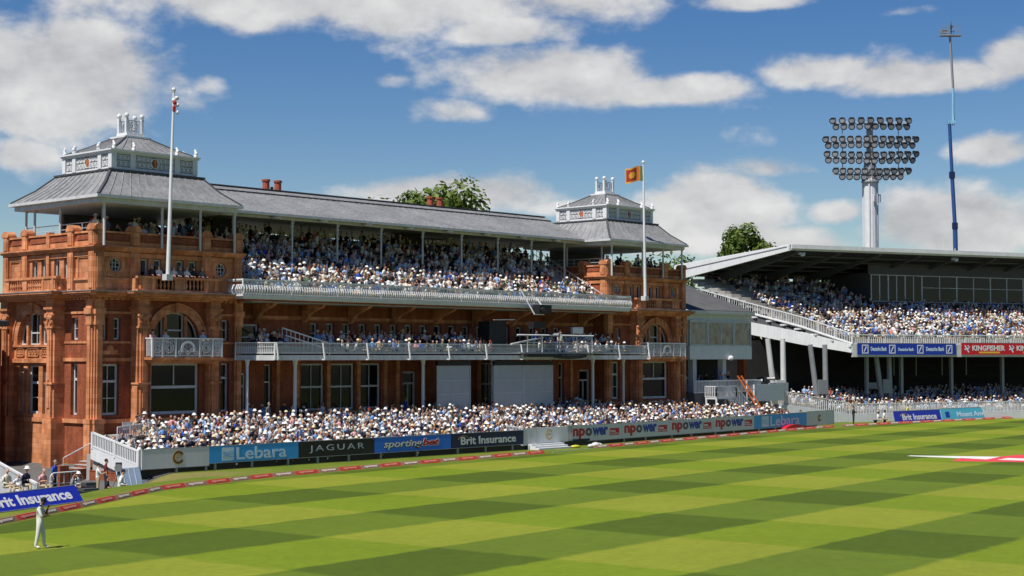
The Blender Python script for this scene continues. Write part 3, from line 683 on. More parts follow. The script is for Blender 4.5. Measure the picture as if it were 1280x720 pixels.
    # posts under the roof
    for x, y in ((cx-5.35, 87.75), (cx-5.35, 93.0), (cx-5.35, 97.3), (cx-.9, 87.75), (cx+2.2, 87.75), (cx+5.1, 87.75), (cx-4.0, 90.0), (cx+5.1, 97.3), (cx-5.35, 96.2)):
        p_ = MB(); p_.cyl((x, y, 13.95), (x, y, ZE-.2), .085, n=8); p_.cyl((x, y, 16.75), (x, y, 16.85), .14, n=8); p_.bar((x+.05, y, 16.6), (x+.5, y, 17.0), .05, .05); P(p_, 'roof_post', OFFW)
    # roof terrace: floor, back wall, handrail
    fl = MB(); fl.box(cx-HW+.31, cx+HW-.31, 88.35, CYT+HD-.32, 13.9, 14.3); P(fl, 'roof_terrace_floor', CONC)
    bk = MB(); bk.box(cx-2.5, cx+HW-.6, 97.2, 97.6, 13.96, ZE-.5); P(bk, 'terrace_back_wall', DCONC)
    hr = MB()
    for y in (88.6, 90.4, 92.2, 94, 95.8, 97.6): hr.cyl((cx-HW+.55, y, 13.96), (cx-HW+.55, y, 15.55), .025, n=6)
    hr.cyl((cx-HW+.55, 88.6, 15.55), (cx-HW+.55, 97.6, 15.55), .03, n=6); hr.cyl((cx-HW+.55, 88.6, 15.2), (cx-HW+.55, 97.6, 15.2), .02, n=6); P(hr, 'handrail', OFFW)
CXL, CXR = 61.95, 114.05
tower(CXL, True, .2); tower(CXR, False, .8)

# ---- the range between the towers
X0, X1 = CXL+HW, CXR-HW
F0 = lambda u, w_, z: (u, 89.6-w_, z)
gw = [(74.6,76.9),(77.5,79.9),(80.5,82.6),(93.9,96.0),(96.6,99.0),(99.6,101.9)]
doors = [(68.1,69.6),(84.9,86.4),(90.1,91.6),(106.4,107.9)]
uw = []
x = 75.4
while x < 103: uw.append((x, x+.8)); x += 1.62
ud = [(68.9,70.7),(105.2,107.0)]
holes = [(a,b,2.75,6.25) for a, b in gw]+[(a,b,1.75,5.6) for a, b in doors]+[(a,b,7.75,9.25) for a, b in uw]+[(a,b,6.7,9.1) for a, b in ud]+[(a,b,3.0,6.2) for a, b in ((71.2,71.9),(103.6,104.3))]
m = MB(F0); wall(m, X0, X1, -1.0, 10.55, 0, holes, .32); P(m, 'facade_wall', BRICK)
m = MB(); m.box(X0, X1, 90.25, 103, -1.0, 10.5); P(m, 'main_block', BRICK)
for a, b in gw: window(F0, a+.02, b-.02, 2.77, 6.23, -.26, (.5,), ((.5,.13),), .12)
for a, b in uw: window(F0, a+.02, b-.02, 7.77, 9.23, -.26, (), (.5,), .08)
window(F0, 71.22, 71.88, 3.02, 6.18, -.26, (), ((.6,.1),), .09); window(F0, 103.62, 104.28, 3.02, 6.18, -.26, (), ((.6,.1),), .09)
for a, b in doors+ud:
    lo_ = 1.77 if (a, b) in doors else 6.72; hi = 5.58 if (a, b) in doors else 9.08
    d = MB(F0); w_ = -.26
    d.box(a+.02, a+.14, w_-.04, w_+.06, lo_, hi); d.box(b-.14, b-.02, w_-.04, w_+.06, lo_, hi); d.box(a+.14, b-.14, w_-.04, w_+.06, hi-.14, hi); d.box(a+.14, b-.14, w_-.04, w_+.07, hi-1.0, hi-.85)
    md = (a+b)/2
    if (a, b) in doors: d.box(md-.05, md+.05, w_-.04, w_+.05, lo_, hi-1.0); d.box(a+.14, b-.14, w_-.05, w_+.03, lo_, lo_+1.0); d.box(a+.14, b-.14, w_-.04, w_+.04, lo_+1.0, lo_+1.12)
    do = P(d, 'door', OFFW); g_ = MB(F0); g_.box(a+.05, b-.05, w_-.08, w_-.055, lo_, hi-.05); g_.build('pane', GLASS, do)
m = MB(F0)
for u in (72.4, 74.2, 77.2, 80.2, 83.0, 84.3, 87.1, 89.4, 92.3, 93.5, 96.3, 99.3, 102.3, 105.2): m.box(u-.16, u+.16, 0, .14, 1.75, 6.4); m.box(u-.2, u+.2, 0, .2, 6.4, 6.5)
m.box(X0, X1, 0, .12, 2.45, 2.7); m.box(X0, X1, 0, .10, 9.45, 9.7); m.box(X0, X1, 0, .05, 7.55, 7.7)
P(m, 'stone_dressing', TERRA)
UB = 86.3; UX0, UX1 = 66.7, 109.5
m = MB(); poly = [(UX0,88-.02),(UX0,UB),(UX1,UB),(UX1,88-.02)]
m.box(UX0, UX1, UB, 87.35, 10.8, 10.92); m.box(UX0-.1, UX1+.1, UB-.1, 87.3, 10.92, 11.02); m.box(UX0+.05, UX1-.05, UB+.05, 87.32, 10.74, 10.799)
ub = P(m, 'upper_balcony', WHITE); m = MB(); m.box(UX0+.5, UX1-.5, UB+.4, 89.55, 10.62, 10.79); P(m, 'balcony_soffit', BRICK)
r = MB()
def belly(mb, p, nrm, z0, z1):
    q = [(0,0),(.13,.16),(.17,.36),(.06,.62),(0,.66)]
    for (a, b), (c, d) in zip(q, q[1:]):
        mb.bar((p[0]+nrm[0]*a, p[1]+nrm[1]*a, lerp(z0,z1,b)), (p[0]+nrm[0]*c, p[1]+nrm[1]*c, lerp(z0,z1,d)), .095, .035)
ZB, ZT = 11.02, 12.06
n = 190
for i in range(n+1): belly(r, (lerp(UX0, UX1, i/n), UB), (0,-1), ZB, ZT)
for i in range(8): belly(r, (UX0, lerp(UB, 87.9, i/8)), (-1,0), ZB, ZT)
def rail_run(mb, a, b, z, wd, ht): mb.bar((a[0],a[1],z), (b[0],b[1],z), wd, ht)
for a, b in (((UX0,UB),(UX1,UB)), ((UX0,UB),(UX0,87.95)), ((UX1,UB),(UX1,87.95))):
    rail_run(r, a, b, ZT, .11, .10); rail_run(r, a, b, ZT-.10, .05, .03); rail_run(r, a, b, lerp(ZB,ZT,.66), .06, .05); rail_run(r, a, b, ZB+.06, .07, .07)
for i in range(int((UX1-UX0)/.36)+1):      # scrolled frieze under the top rail
    xx = UX0+i*.36
    old = r.xf; r.xf = lambda u, w_, z: (xx+.18+u, UB-w_, z); arch_ring(r, 0, .085, .125, lerp(ZB,ZT,.82), -.015, .015, 0, 2*math.pi, 8); r.box(.16, .20, -.015, .015, lerp(ZB,ZT,.66), ZT-.05); r.xf = old
for xx in [UX0, UX1]+[UX0+4.28*k for k in range(1, 10)]: r.box(xx-.05, xx+.05, UB-.06, UB+.05, ZB, ZT+.06)
r.build('railing', WHITE, ub)
for k in range(9):
    xx = 70.2+k*4.51; b = MB()
    b.prism([(89.5,10.55),(87.0,10.55),(87.3,10.35),(88.6,9.9),(89.2,9.3),(89.5,9.2)], 'x', xx-.16, xx+.16); P(b, 'bracket', TERRA)
# lower balcony with splayed ends
LB = [(67.2,87.7),(69.0,85.6),(111.0,85.6),(111.4,87.0)]
LZ = dict(top=7.72, mid=6.98, gap=6.86, bot=6.50)
m = MB()
inner = [(67.3,87.95),(69.1,85.75),(110.9,85.75),(111.2,87.04),(108.15,87.95),(107.9,89.55),(68.0,89.55),(67.82,87.98)]
m.loft([[(x,y,z) for x, y in inner] for z in (6.56, 6.72)])
for a, b in zip(LB, LB[1:]): m.bar((a[0],a[1],6.68), (b[0],b[1],6.68), .12, .36)
lb = P(m, 'lower_balcony', OFFW)
r = MB(); inf = MB()
for a, b in zip(LB, LB[1:]):
    L_ = math.dist(a, b); n = int(L_/.125)
    for i in range(n+1): t = i/n; x_, y_ = lerp(a[0],b[0],t), lerp(a[1],b[1],t); r.bar((x_,y_,6.98), (x_,y_,7.70), .03, .03)
    r.bar((a[0],a[1],7.72), (b[0],b[1],7.72), .08, .06); r.bar((a[0],a[1],7.0), (b[0],b[1],7.0), .06, .05); r.bar((a[0],a[1],7.44), (b[0],b[1],7.44), .04, .03)
    nb = max(1, round(L_/4.3))
    dn = Vector((b[1]-a[1], -(b[0]-a[0]), 0)).normalized()
    for i in range(nb+1):
        t = i/nb; q = Vector((lerp(a[0],b[0],t), lerp(a[1],b[1],t), 0)); r.bar(q+dn*.10+Vector((0,0,7.75)), q+dn*.32+Vector((0,0,6.55)), .08, .08); r.bar(q+dn*.32+Vector((0,0,6.55)), q+Vector((0,0,6.55)), .08, .08)
    k = int(L_/.06)
    q0, q1 = Vector((a[0],a[1],0))-dn*.05, Vector((b[0],b[1],0))-dn*.05
    for z in [7.05+.045*j for j in range(9)]: inf.bar(q0+Vector((0,0,z)), q1+Vector((0,0,z)), .012, .028)
r.build('railing', WHITE, lb); inf.build('wire_infill', MESHG, lb)
for xx in (67.45, 71.7, 84.35, 92.15, 104.8, 109.05):
    c = MB(); rr = .13 if xx not in (67.45, 109.05) else .10
    c.lathe(xx, 86.75, [(rr*1.7,1.0),(rr*1.7,2.0),(rr*1.25,2.1),(rr,2.3),(rr,6.15),(rr*1.3,6.25),(rr*1.3,6.35),(rr*1.9,6.55)], 12); P(c, 'column', WHITE, smooth=False)
# sloping stair balustrades on the lower balcony
for sgn, xx0, xx1 in ((1, 71.2, 74.6), (-1, 105.6, 102.2)):
    m = MB()
    for z in (.95, .5): m.bar((xx0, 87.6, 8.15+z-.3), (xx1, 86.4, 6.95+z-.2), .09, .09)
    for i in range(12): t = i/11; x_ = lerp(xx0, xx1, t); y_ = lerp(87.6, 86.4, t); zz = lerp(7.85, 6.75, t); m.bar((x_,y_,zz), (x_,y_,zz+.95), .04, .04)
    P(m, 'stair_balustrade', WHITE)
# upper seating deck, roof, posts
m = MB()
for r_ in range(11): m.box(X0, X1, 86.75+.84*r_, 97.2, 10.6+.455*r_ if r_ else 10.55, 10.98+.455*r_)
P(m, 'upper_seating_deck', CONC)
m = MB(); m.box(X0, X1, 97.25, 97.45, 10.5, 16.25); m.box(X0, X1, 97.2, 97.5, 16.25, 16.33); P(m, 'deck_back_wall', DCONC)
for xx in (70.9, 90.7):
    m = MB(); m.box(xx, xx+2.2, 95.4, 97.24, 14.8, 17.1); P(m, 'stair_shaft', BLACK)
m = MB(); pr = [(90.3,17.12),(90.3,17.27),(96.7,19.42),(96.7,19.52),(97.5,19.86),(104.3,17.3),(104.3,17.12)]
m.prism(pr, 'x', 65.2, 110.6, 0)
m.box(65.2, 110.6, 96.55, 96.69, 19.36, 19.5, 1); m.box(65.2, 110.6, 97.3, 97.7, 19.84, 19.93, 1)
i = 0
xx = 66.0
while xx < 110: m.bar((xx,90.32,17.285), (xx,96.6,19.395), .05, .05); xx += .62
ro = P(m, 'main_roof', [SLATE, DSLATE])
m = MB(); m.box(67, 109, 90.15, 90.29, 17.06, 17.24); m.box(67.2, 108.8, 90.9, 91.1, 16.9, 17.115); m.build('eaves_gutter', OFFW, ro)
for cx_ in (78.4, 79.6, 96.7, 97.9):
    m = MB(); m.lathe(cx_, 98.6, [(.36,19.2),(.36,19.5),(.30,19.6),(.27,20.65),(.34,20.7),(.34,20.85),(.22,20.86)], 10); m.build('chimney_pot', POTRED, ro)
for cx_ in (79.0, 97.3):
    m = MB(); m.box(cx_-.9, cx_+.9, 98.2, 99.0, 19.0, 19.75); m.cyl((cx_,98.6,19.75),(cx_,98.6,20.3),.12,n=8); m.build('chimney_stack', DSLATE, ro)
for xx in (69.4, 74.85, 79.3, 83.85, 88.4, 92.9, 97.3, 101.6, 106.0):
    m = MB(); m.cyl((xx,91,12.6),(xx,91,17.1),.075,n=8); m.cyl((xx,91,16.4),(xx,91,16.5),.13,n=8)
    for k in range(5):
        t0, t1 = k/5*math.pi/2, (k+1)/5*math.pi/2
        m.bar((xx+.06+.5*(1-math.cos(t0)),91,16.5+.5*math.sin(t0)), (xx+.06+.5*(1-math.cos(t1)),91,16.5+.5*math.sin(t1)), .06, .06)
    P(m, 'roof_post', OFFW)
for xx in (73.2, 77, 81.6, 86.1, 94.9, 99.4, 103.5):
    m = MB(); m.cyl((xx,97,16.2),(xx,97,17.1),.06,n=6); P(m, 'roof_post', STEEL)
for xx in (106.9, 69.0):      # stair rails climbing the deck beside the towers
    m = MB()
    for dz in (1.15, .65): m.bar((xx,87.2,11.0+dz), (xx,95.6,15.55+dz), .06, .05)
    for k in range(18): t = k/17; m.bar((xx,lerp(87.2,95.6,t),lerp(11.0,15.55,t)), (xx,lerp(87.2,95.6,t),lerp(12.15,16.7,t)), .03, .03)
    P(m, 'stair_handrail', OFFW)
for k in range(8): m = MB(); xx = 73.0+k*4.5; m.cyl((xx,90.6,16.9),(xx,90.6,17.03),.35,.4,n=12); P(m, 'roof_lamp', OFFW)

# ================================================================== SEATING TERRACE IN FRONT
ter = thing('seating_terrace', 'stepped white seating terrace in front of the brick pavilion', 'terrace', (85, 81, 0))
TX0, TX1 = 51.75, 131.0; TY0 = 76.75
ROWS = 11; RD = .86; RZ0 = .22; RZ = .15
m = MB()
def tfront(x): return TY0 if x < 86.5 else TY0+max(0,(x-86.5))/(132-86.5)*4.0
for r_ in range(ROWS):
    xa = (TX0+.12 if r_ < 6 else 56.9)+r_*.004
    xe = (TX1 if r_ < 6 else (119.9 if r_ < 9 else 108))-r_*.004
    m.prism([(xa,TY0+r_*RD),(86.5,TY0+r_*RD),(xe,tfront(xe)+r_*RD),(xe,max(86.3,tfront(xe)+r_*RD+.5)),(57.05,86.4-r_*.004)]+([(57.05,82.0+r_*.004),(xa,82.0+r_*.004)] if r_ < 6 else [(xa,86.4-r_*.004)]), 'z', -1.1+r_*.001, RZ0+r_*RZ)
m.box(57.0, 119.5, 86.4, 89.55, -.9, 1.74)
P(m, 'terrace_steps', CONC, ter)
m = MB()
for r_ in range(1, ROWS):
    y = TY0+r_*RD+.62; z = RZ0+r_*RZ
    xa = TX0+.3 if r_ < 5 else 57.2; xe = TX1-.5 if r_ < 6 else (119.7 if r_ < 9 else 107.8)
    for (x0_, d0_), (x1_, d1_) in (((xa,0),(86.5,0)), ((86.5,0),(xe,tfront(xe)-TY0))):
        for off, wd, zz, ht in ((.08,.14,.42,.04),(.27,.14,.42,.04),(.38,.04,.68,.34)): m.bar((x0_,y+d0_+off,z+zz), (x1_,y+d1_+off,z+zz), wd, ht)
b_ = P(m, 'bench', CHAIRG, ter); b_['kind'] = 'stuff'
# sloping white side balustrade at the end of the terrace
def picket_run(mb, a, b, z0a, z1a, z0b, z1b, sp=.13, wd=.05, top=.09):
    L_ = math.dist(a, b); n = max(2, int(L_/sp))
    for i in range(n+1):
        t = i/n; x_, y_ = lerp(a[0],b[0],t), lerp(a[1],b[1],t); mb.bar((x_,y_,lerp(z0a,z0b,t)), (x_,y_,lerp(z1a,z1b,t)), wd, wd)
    mb.bar((a[0],a[1],z1a), (b[0],b[1],z1b), top, top*.8); mb.bar((a[0],a[1],z0a+.06), (b[0],b[1],z0b+.06), top*.8, top*.7)
m = MB(); SX = TX0
picket_run(m, (SX,76.45), (SX,81.15), .52, 1.36, 1.42, 2.26, .17, .085, .13)
for y, z in ((76.42,.0),(78.8,.45),(81.15,.9)): m.box(SX-.09, SX+.09, y-.09, y+.09, .42+z, 1.42+z)
P(m, 'side_balustrade', WHITE, ter)
m = MB(); m.loft([[(x,76.36,-.30),(x,76.36,.50),(x,81.3,1.42),(x,81.3,.72),(x,78.0,.0),(x,77.3,-.30)] for x in (SX-.06, SX+.1)])
m.box(SX-.08, SX+.55, 76.30, 76.62, -.95, -.28)
P(m, 'stringer', WHITE, ter)
m = MB(); m.box(SX+.0, SX+.1, 77.3, 81.5, -1.25, .0); m.box(SX-.02, SX+.115, 77.28, 81.5, .0, .06); m.box(SX+.12, 57.0, 81.35, 81.6, -1.2, 1.0); P(m, 'side_wall', BRICK, ter)
m = MB(); m.box(TX0+.1, 86.5, TY0-.14, TY0-.02, -1.0, .5); m.bar((86.5,TY0-.08,-.25), (TX1,tfront(TX1)-.08,-.25), .1, 1.5); P(m, 'dark_front_wall', BLACK, ter)
# little white rail by the tower pier
m = MB(); picket_run(m, (55.7,84.6), (58.2,84.6), 1.55, 2.35, 1.75, 2.55, .16, .06); P(m, 'inner_railing', WHITE, ter)

# steps up to the tower and their handrail
st = thing('entrance_steps', 'stone steps with a white handrail climbing to the tower corner', 'steps', (50.5, 85, -1.2))
m = MB(lambda x, y, z: (x+1.9, y-1.2, z))
for k in range(8): m.box(48.9+k*.34, 52.0, 84.2, 86.1, -1.25, -1.0+k*.19)
m.build('step_body', BRICK, st)
m = MB(lambda x, y, z: (x+1.9, y-1.2, z))
for k in range(8): m.box(48.88+k*.34, 49.26+k*.34, 84.15, 86.1, -.998+k*.19, -.95+k*.19)
m.build('stone_treads', CONC, st)
m = MB(lambda x, y, z: (x+1.9, y-1.2, z)); m.box(48.6, 51.6, 83.8, 84.15, -1.25, .05); m.box(48.5, 49.1, 83.7, 84.25, -1.25, .3); m.build('flank_wall', BRICK, st)
m = MB(lambda x, y, z: (x+1.9, y-1.2, z)); m.box(51.65, 54.4, 83.4, 85.5, -1.25, .55); m.box(51.55, 54.5, 83.3, 85.6, .55, .68); m.build('plinth', TERRA, st)
m = MB(lambda x, y, z: (x+1.9, y-1.2, z)); m.cyl((48.9,84.0,.75),(51.8,84.0,2.0),.035,n=8); m.cyl((48.9,84.0,-.9),(48.9,84.0,.75),.03,n=8); m.cyl((51.8,84.0,.6),(51.8,84.0,2.0),.03,n=8); m.build('handrail', OFFW, st)

# ================================================================== BOARDS
def board(name, label, p0, p1, z0, z1, m_, cat='advertising board', tilt=0., posts=(), postz=0., group=None):
    rz = math.atan2(p1[1]-p0[1], p1[0]-p0[0]); L_ = math.dist(p0, p1)
    o = thing(name, label, cat, (p0[0], p0[1], z0), rz, group); h = z1-z0
    mb = MB(); mb.box(0, L_, -.025, .05, 0, h); mb.build('panel', m_, o, local=True)
    fr = MB(); fr.box(-.002, L_+.002, -.035, .06, h, h+.035); fr.box(-.002, L_+.002, -.035, .06, -.035, 0); fr.build('frame_edge', STEEL, o, local=True)
    for t in posts:
        q = MB(); q.box(t-.07, t+.07, -.015, .07, postz-z0, -.036); q.build('post', STEEL, o, local=True)
    if tilt: o.rotation_euler = (tilt, 0, rz); WM[o.name] = Matrix.Translation(o.location) @ o.rotation_euler.to_matrix().to_4x4()
    o['_L'] = L_; return o, L_, h
BRDW = mat('white_board', (.76,.77,.78), .45, .05, .8, streak=.06); SKYB = mat('sky_blue_board', S(58,172,245), .45, .03); ROYAL = mat('royal_blue_board', S(38,122,235), .45, .03)
NAVY = mat('navy_board', S(18,30,78), .45, .03); NBLK = mat('black_board', (.008,.008,.010), .4, .1); BLUE2 = mat('deep_blue_board', S(36,50,175), .45, .03)
TURQ = mat('turquoise_board', S(90,190,215), .45, .03); RED = mat('bright_red_board', S(205,25,40), .45, .03); BANKB = mat('bank_blue_board', S(26,58,165), .45, .03)
LW = mat('white_lettering', (.82,.82,.82), .5, .02); LS = mat('silver_lettering', S(190,195,205), .4, .02); LR = mat('red_lettering', S(205,40,45), .5, .02)
LB_ = mat('blue_lettering', S(30,70,170), .5, .02); LGY = mat('grey_lettering', S(95,85,95), .5, .02); LY = mat('yellow_lettering', S(235,190,60), .5, .02); LNV = mat('navy_lettering', S(15,20,60), .5, .02)
LPB = mat('pale_blue_lettering', S(220,238,252), .5, .02); LO = mat('gold_lettering', S(200,160,70), .5, .02)
def bl(parent, name, m_, fn):
    q = MB(); fn(q); return q.build(name, m_, parent, local=True)
ZA, ZBD = .45, 1.43
yb = lambda x: 76.30 if x < 85 else lerp(76.9, 80.2, (x-87.5)/(132.0-87.5))
xs_b = [51.85, 56.55, 63.35, 69.75, 76.85, 84.3]
def monogram(o, u, z, r):
    def f(q):
        xf = lambda a, w_, b: (u+a, -.028-w_, z+b)
        q.xf = xf
        arch_ring(q, 0, r*.86, r, 0, 0, .012, .5, 2*math.pi-.5, 22); arch_ring(q, -.02, r*.5, r*.64, 0, 0, .014, .6, 2*math.pi-.6, 18)
        arch_ring(q, r*.12, r*.30, r*.44, .0, 0, .016, math.pi*.1, math.pi*1.2, 12); q.box(-r*.4, r*.45, 0, .018, -r*.07, r*.07); q.box(-r*.25, -r*.12, 0, .019, -r*.5, r*.5)
    bl(o, 'club_monogram', LO, f)
    def f2(q): q.xf = lambda a, w_, b: (u+a, -.027-w_, z+b); arch_ring(q, 0, r*.66, r*.84, 0, 0, .010, .45, 2*math.pi-.45, 22)
    bl(o, 'monogram_black_ring', NBLK, f2)  # black ring belonging to the monogram's own print
# white end panel with the circular monogram
o, L_, h = board('boundary_board', 'plain white end panel with a round gold monogram beside the terrace railing', (51.85,76.3), (56.55,76.3), ZA-.12, ZBD, BRDW, posts=(2.4,4.5), postz=-.15)
monogram(o, 2.5, h*.52, .42)
def sky_board(p0, p1, label, z0, z1, posts):
    o, L_, h = board('boundary_board', label, p0, p1, z0, z1, SKYB, posts=posts)
    def sq(q): q.box(L_*.135, L_*.265, -.034, -.028, h*.10, h*.90)
    bl(o, 'emblem_square', LPB, sq)
    def wv(q):
        for k in range(3):
            pts = [(L_*(.142+.116*i/10), -.037, h*(.36+.13*k)+h*.05*math.sin(i/10*6.28+k)) for i in range(11)]
            for a, b in zip(pts, pts[1:]): q.bar(a, b, .008, .035)
    bl(o, 'emblem_wave', SKYB, wv)
    text('Lebara', o, L_*.295, h*.12, L_*.565, h*.76, LPB, bold=.012); return o
sky_board((56.56,76.3), (63.35,76.3), 'pale blue advertising board with a square wave emblem, nearest of the two', ZA, ZBD, (.45,3.2,6.0))
o, L_, h = board('boundary_board', 'black advertising board with widely spaced silver capitals', (63.36,76.3), (69.75,76.3), ZA, ZBD, NBLK, posts=(1.6,4.2))
text('JAGUAR', o, L_*.14, h*.24, L_*.72, h*.50, LS, spacing=1.35)
o, L_, h = board('boundary_board', 'bright royal blue advertising board with italic white and red lettering', (69.76,76.3), (76.85,76.3), ZA, ZBD, ROYAL, posts=(.6,3.9))
text('sporting', o, L_*.107, h*.14, L_*.515, h*.65, LNV, y=-.028, bold=.07, shear=.25); text('bet', o, L_*.607, h*.28, L_*.242, h*.55, LW, y=-.028, bold=.075, shear=.25)
text('sporting', o, L_*.115, h*.17, L_*.50, h*.59, LW, y=-.036, bold=.018, shear=.25); text('bet', o, L_*.615, h*.31, L_*.225, h*.49, LR, y=-.036, bold=.03, shear=.25)
def swoosh(o, u, z, r, sc=1.):
    def f(q): q.xf = lambda a, w_, b: (u+a*sc, -.03-w_, z+b); arch_ring(q, 0, r*.93, r, 0, 0, .01, .35, 2.75, 14)
    bl(o, 'gold_swoosh', LO, f)
o, L_, h = board('boundary_board', 'dark navy advertising board with white lettering under a gold swoosh, beside the gate', (76.86,76.3), (84.3,76.3), ZA, ZBD, NAVY, posts=(.7,3.5,6.3))
text('Brit Insurance', o, L_*.13, h*.20, L_*.76, h*.56, LW, bold=.022); swoosh(o, L_*.17, h*.42, .42, 1.5)
# gate with its own monogram and white steps
ga_ = thing('boundary_gate', 'white gate with a gold monogram and white steps between two boards', 'gate', (84.45, 76.5, 0))
m = MB(); m.box(84.4, 86.0, 76.5, 76.58, .3, 1.55); picket_run(m, (84.4,76.45), (84.4,78.0), .3, 1.6, .5, 1.7); m.build('gate_leaf', OFFW, ga_)
m = MB(); m.box(86.02, 89.5, 76.52, 76.62, .42, 1.55); m.build('gate_panel', BRDW, ga_)
m = MB(); m.xf = lambda a, w_, b: (87.4+a, 76.515-w_, 1.0+b); arch_ring(m, 0, .3, .38, 0, 0, .012, .5, 5.8, 16); m.box(-.22, .2, 0, .012, -.04, .04); m.build('club_monogram', LO, ga_)
m = MB()
for k in range(3): m.box(85.0, 88.6, 75.4+.34*k, 76.48, .0 if k == 0 else .13*k, .13*(k+1))
m.build('steps', WHITE, ga_)
m = MB(); picket_run(m, (89.6,76.85), (90.6,77.0), .4, 1.55, .4, 1.55); m.build('picket_panel', OFFW, ga_)
# long grey hoarding with four repeats of the sponsor's name
a0, a1 = (90.3,77.05), (117.5,78.7)
for k in range(4):
    p0 = (lerp(a0[0],a1[0],k/4)+.02, lerp(a0[1],a1[1],k/4)); p1 = (lerp(a0[0],a1[0],(k+1)/4), lerp(a0[1],a1[1],(k+1)/4))
    o, L_, h = board('boundary_board', 'silver grey board with red and blue lettering, %s of the row of four' % ('nearest','second','third','farthest')[k], p0, p1, .32, 1.50, BRDW, posts=(.4,3.4), group='grey sponsor boards in a row')
    x0 = L_*.05; hh = h*.54; z = h*.30
    text('np', o, x0, z-hh*.32, L_*.235, hh*1.32, LR, bold=.045); text('o', o, x0+L_*.243, z, L_*.125, hh, LGY, bold=.045); text('wer', o, x0+L_*.375, z, L_*.30, hh, LB_, bold=.045)
    def bx(q): q.box(L_*.76, L_*.95, -.03, -.026, h*.26, h*.72)
    bl(o, 'red_box', LR, bx); text('home', o, L_*.775, h*.46, L_*.10, h*.16, LW, y=-.032, bold=.03); text('cricket', o, L_*.775, h*.32, L_*.16, h*.12, LW, y=-.032, bold=.02)
o = sky_board((117.55,78.72), (127.6,79.6), 'pale blue advertising board with a square wave emblem, farthest of the two', .32, 1.50, (1.,4.,7.))
o, L_, h = board('boundary_board', 'pale grey panel with a small monogram right of the far blue board', (127.65,79.62), (133.4,80.1), .25, 1.55, BRDW); monogram(o, L_*.45, h*.5, .34)

# ================================================================== BOUNDARY CUSHIONS
CR = mat('red_foam_cover', S(190,62,45), .55, .12, 3.); CPL = mat('pale_foam_cover', S(150,112,86), .55, .12, 3.); LCR = mat('salmon_lettering', S(222,140,118), .5, .02); LTN = mat('cream_lettering', S(225,210,190), .5, .02)
def cushion(kind, L_):
    me = MB(); me.loft([[(x,-.19+.02*e,0),(x,.19-.02*e,0),(x,.05,.21-.02*e),(x,-.05,.21-.02*e)] for x, e in ((0,1),(.04,0),(L_-.06,0),(L_-.02,1))])
    return me.mesh('boundary_cushion', CR if kind == 0 else CPL)
def cush_text(kind, L_):
    me = text_mesh('npower', .05); vs = [v.co.copy() for v in me.vertices]
    x0 = min(v.x for v in vs); x1 = max(v.x for v in vs); y0 = min(v.y for v in vs); y1 = max(v.y for v in vs)
    for v in me.vertices:
        u = (v.co.x-x0)/(x1-x0); t = (v.co.y-y0)/(y1-y0); tt = .18+.62*t
        v.co = (L_*(.15+.66*u), -.19+.14*tt-.012-(.004 if v.co.z > 0 else 0), .21*tt+.006)
    me.materials.clear(); me.materials.append(LCR if kind == 0 else LTN); return me
SEG = 1.9; cm = [cushion(0, SEG), cushion(1, SEG)]; ct = [cush_text(0, SEG), cush_text(1, SEG)]
for run, rname in ((ROPE[1:], 'near run'), (ROPE2, 'middle run'), (ROPE3, 'far run')):
    pos = 0.; pts_ = run; seg_i = 0; cum = [0]
    for a, b in zip(pts_, pts_[1:]): cum.append(cum[-1]+math.dist(a, b))
    def along(d):
        for k in range(len(cum)-1):
            if d <= cum[k+1] or k == len(cum)-2:
                t = (d-cum[k])/(cum[k+1]-cum[k]); return (lerp(pts_[k][0],pts_[k+1][0],t), lerp(pts_[k][1],pts_[k+1][1],t))
    cnt = 0
    while pos+SEG < cum[-1]:
        a, b = along(pos), along(pos+SEG); kind = (cnt+1) % 2; cnt += 1
        o = bpy.data.objects.new('boundary_cushion', cm[kind]); COL.objects.link(o); o.location = (a[0], a[1], .006+random.uniform(0,.004)); o.rotation_euler = (0,0,math.atan2(b[1]-a[1], b[0]-a[0])+random.uniform(-.012,.012))
        tag(o, '%s printed boundary cushion, %s from the left of the %s' % (('red','pale')[kind], ordn(cnt), rname), 'boundary cushion', 'foam boundary cushions'); WM[o.name] = Matrix.Identity(4)
        q = bpy.data.objects.new('lettering', ct[kind]); COL.objects.link(q); q.parent = o
        pos += SEG
m = MB(); m.bar((83.7,72.95,.02), (89.5,74.0,.02), .05, .03); tag(m.build('boundary_rope', OFFW), 'white rope lying across the gap between the foam cushions', 'rope')
m = MB()
for k, (dx, dy, s_) in enumerate(((0,0,.32),(.5,.1,.26),(-.35,.2,.22),(.25,-.15,.2))): m.ball((90.4+dx, 74.55+dy, s_*.55), s_*1.3, s_, s_*.7, 8, 5)
tag(m.build('cushion_bag', CHAIRG, smooth=True), 'crumpled white bundle lying on the turf at the rope gap', 'bag')
YEL = mat('yellow_cloth', S(215,205,60), .7, .15, 3.)
m = MB(); m.ball((89.3,75.6,.08), .55, .25, .12, 9, 4); tag(m.build('bib', YEL, smooth=True), 'yellow cloth bib dropped on the grass near the gate', 'bib')
m = MB()
for i in range(9):
    pass
rings = []
for i in range(9):
    t = math.pi*i/8; rings.append([(124.2-1.7*math.cos(t)*f, 78.85+dy, .02+.5*math.sin(t)*f) for f, dy in ((1.,-.25),(1.,.25))])
m.loft([[r[0] for r in rings], [r[1] for r in rings]]); tag(m.build('sponsor_dome', RED), 'low red domed cushion on the boundary before the far blue board', 'cushion')

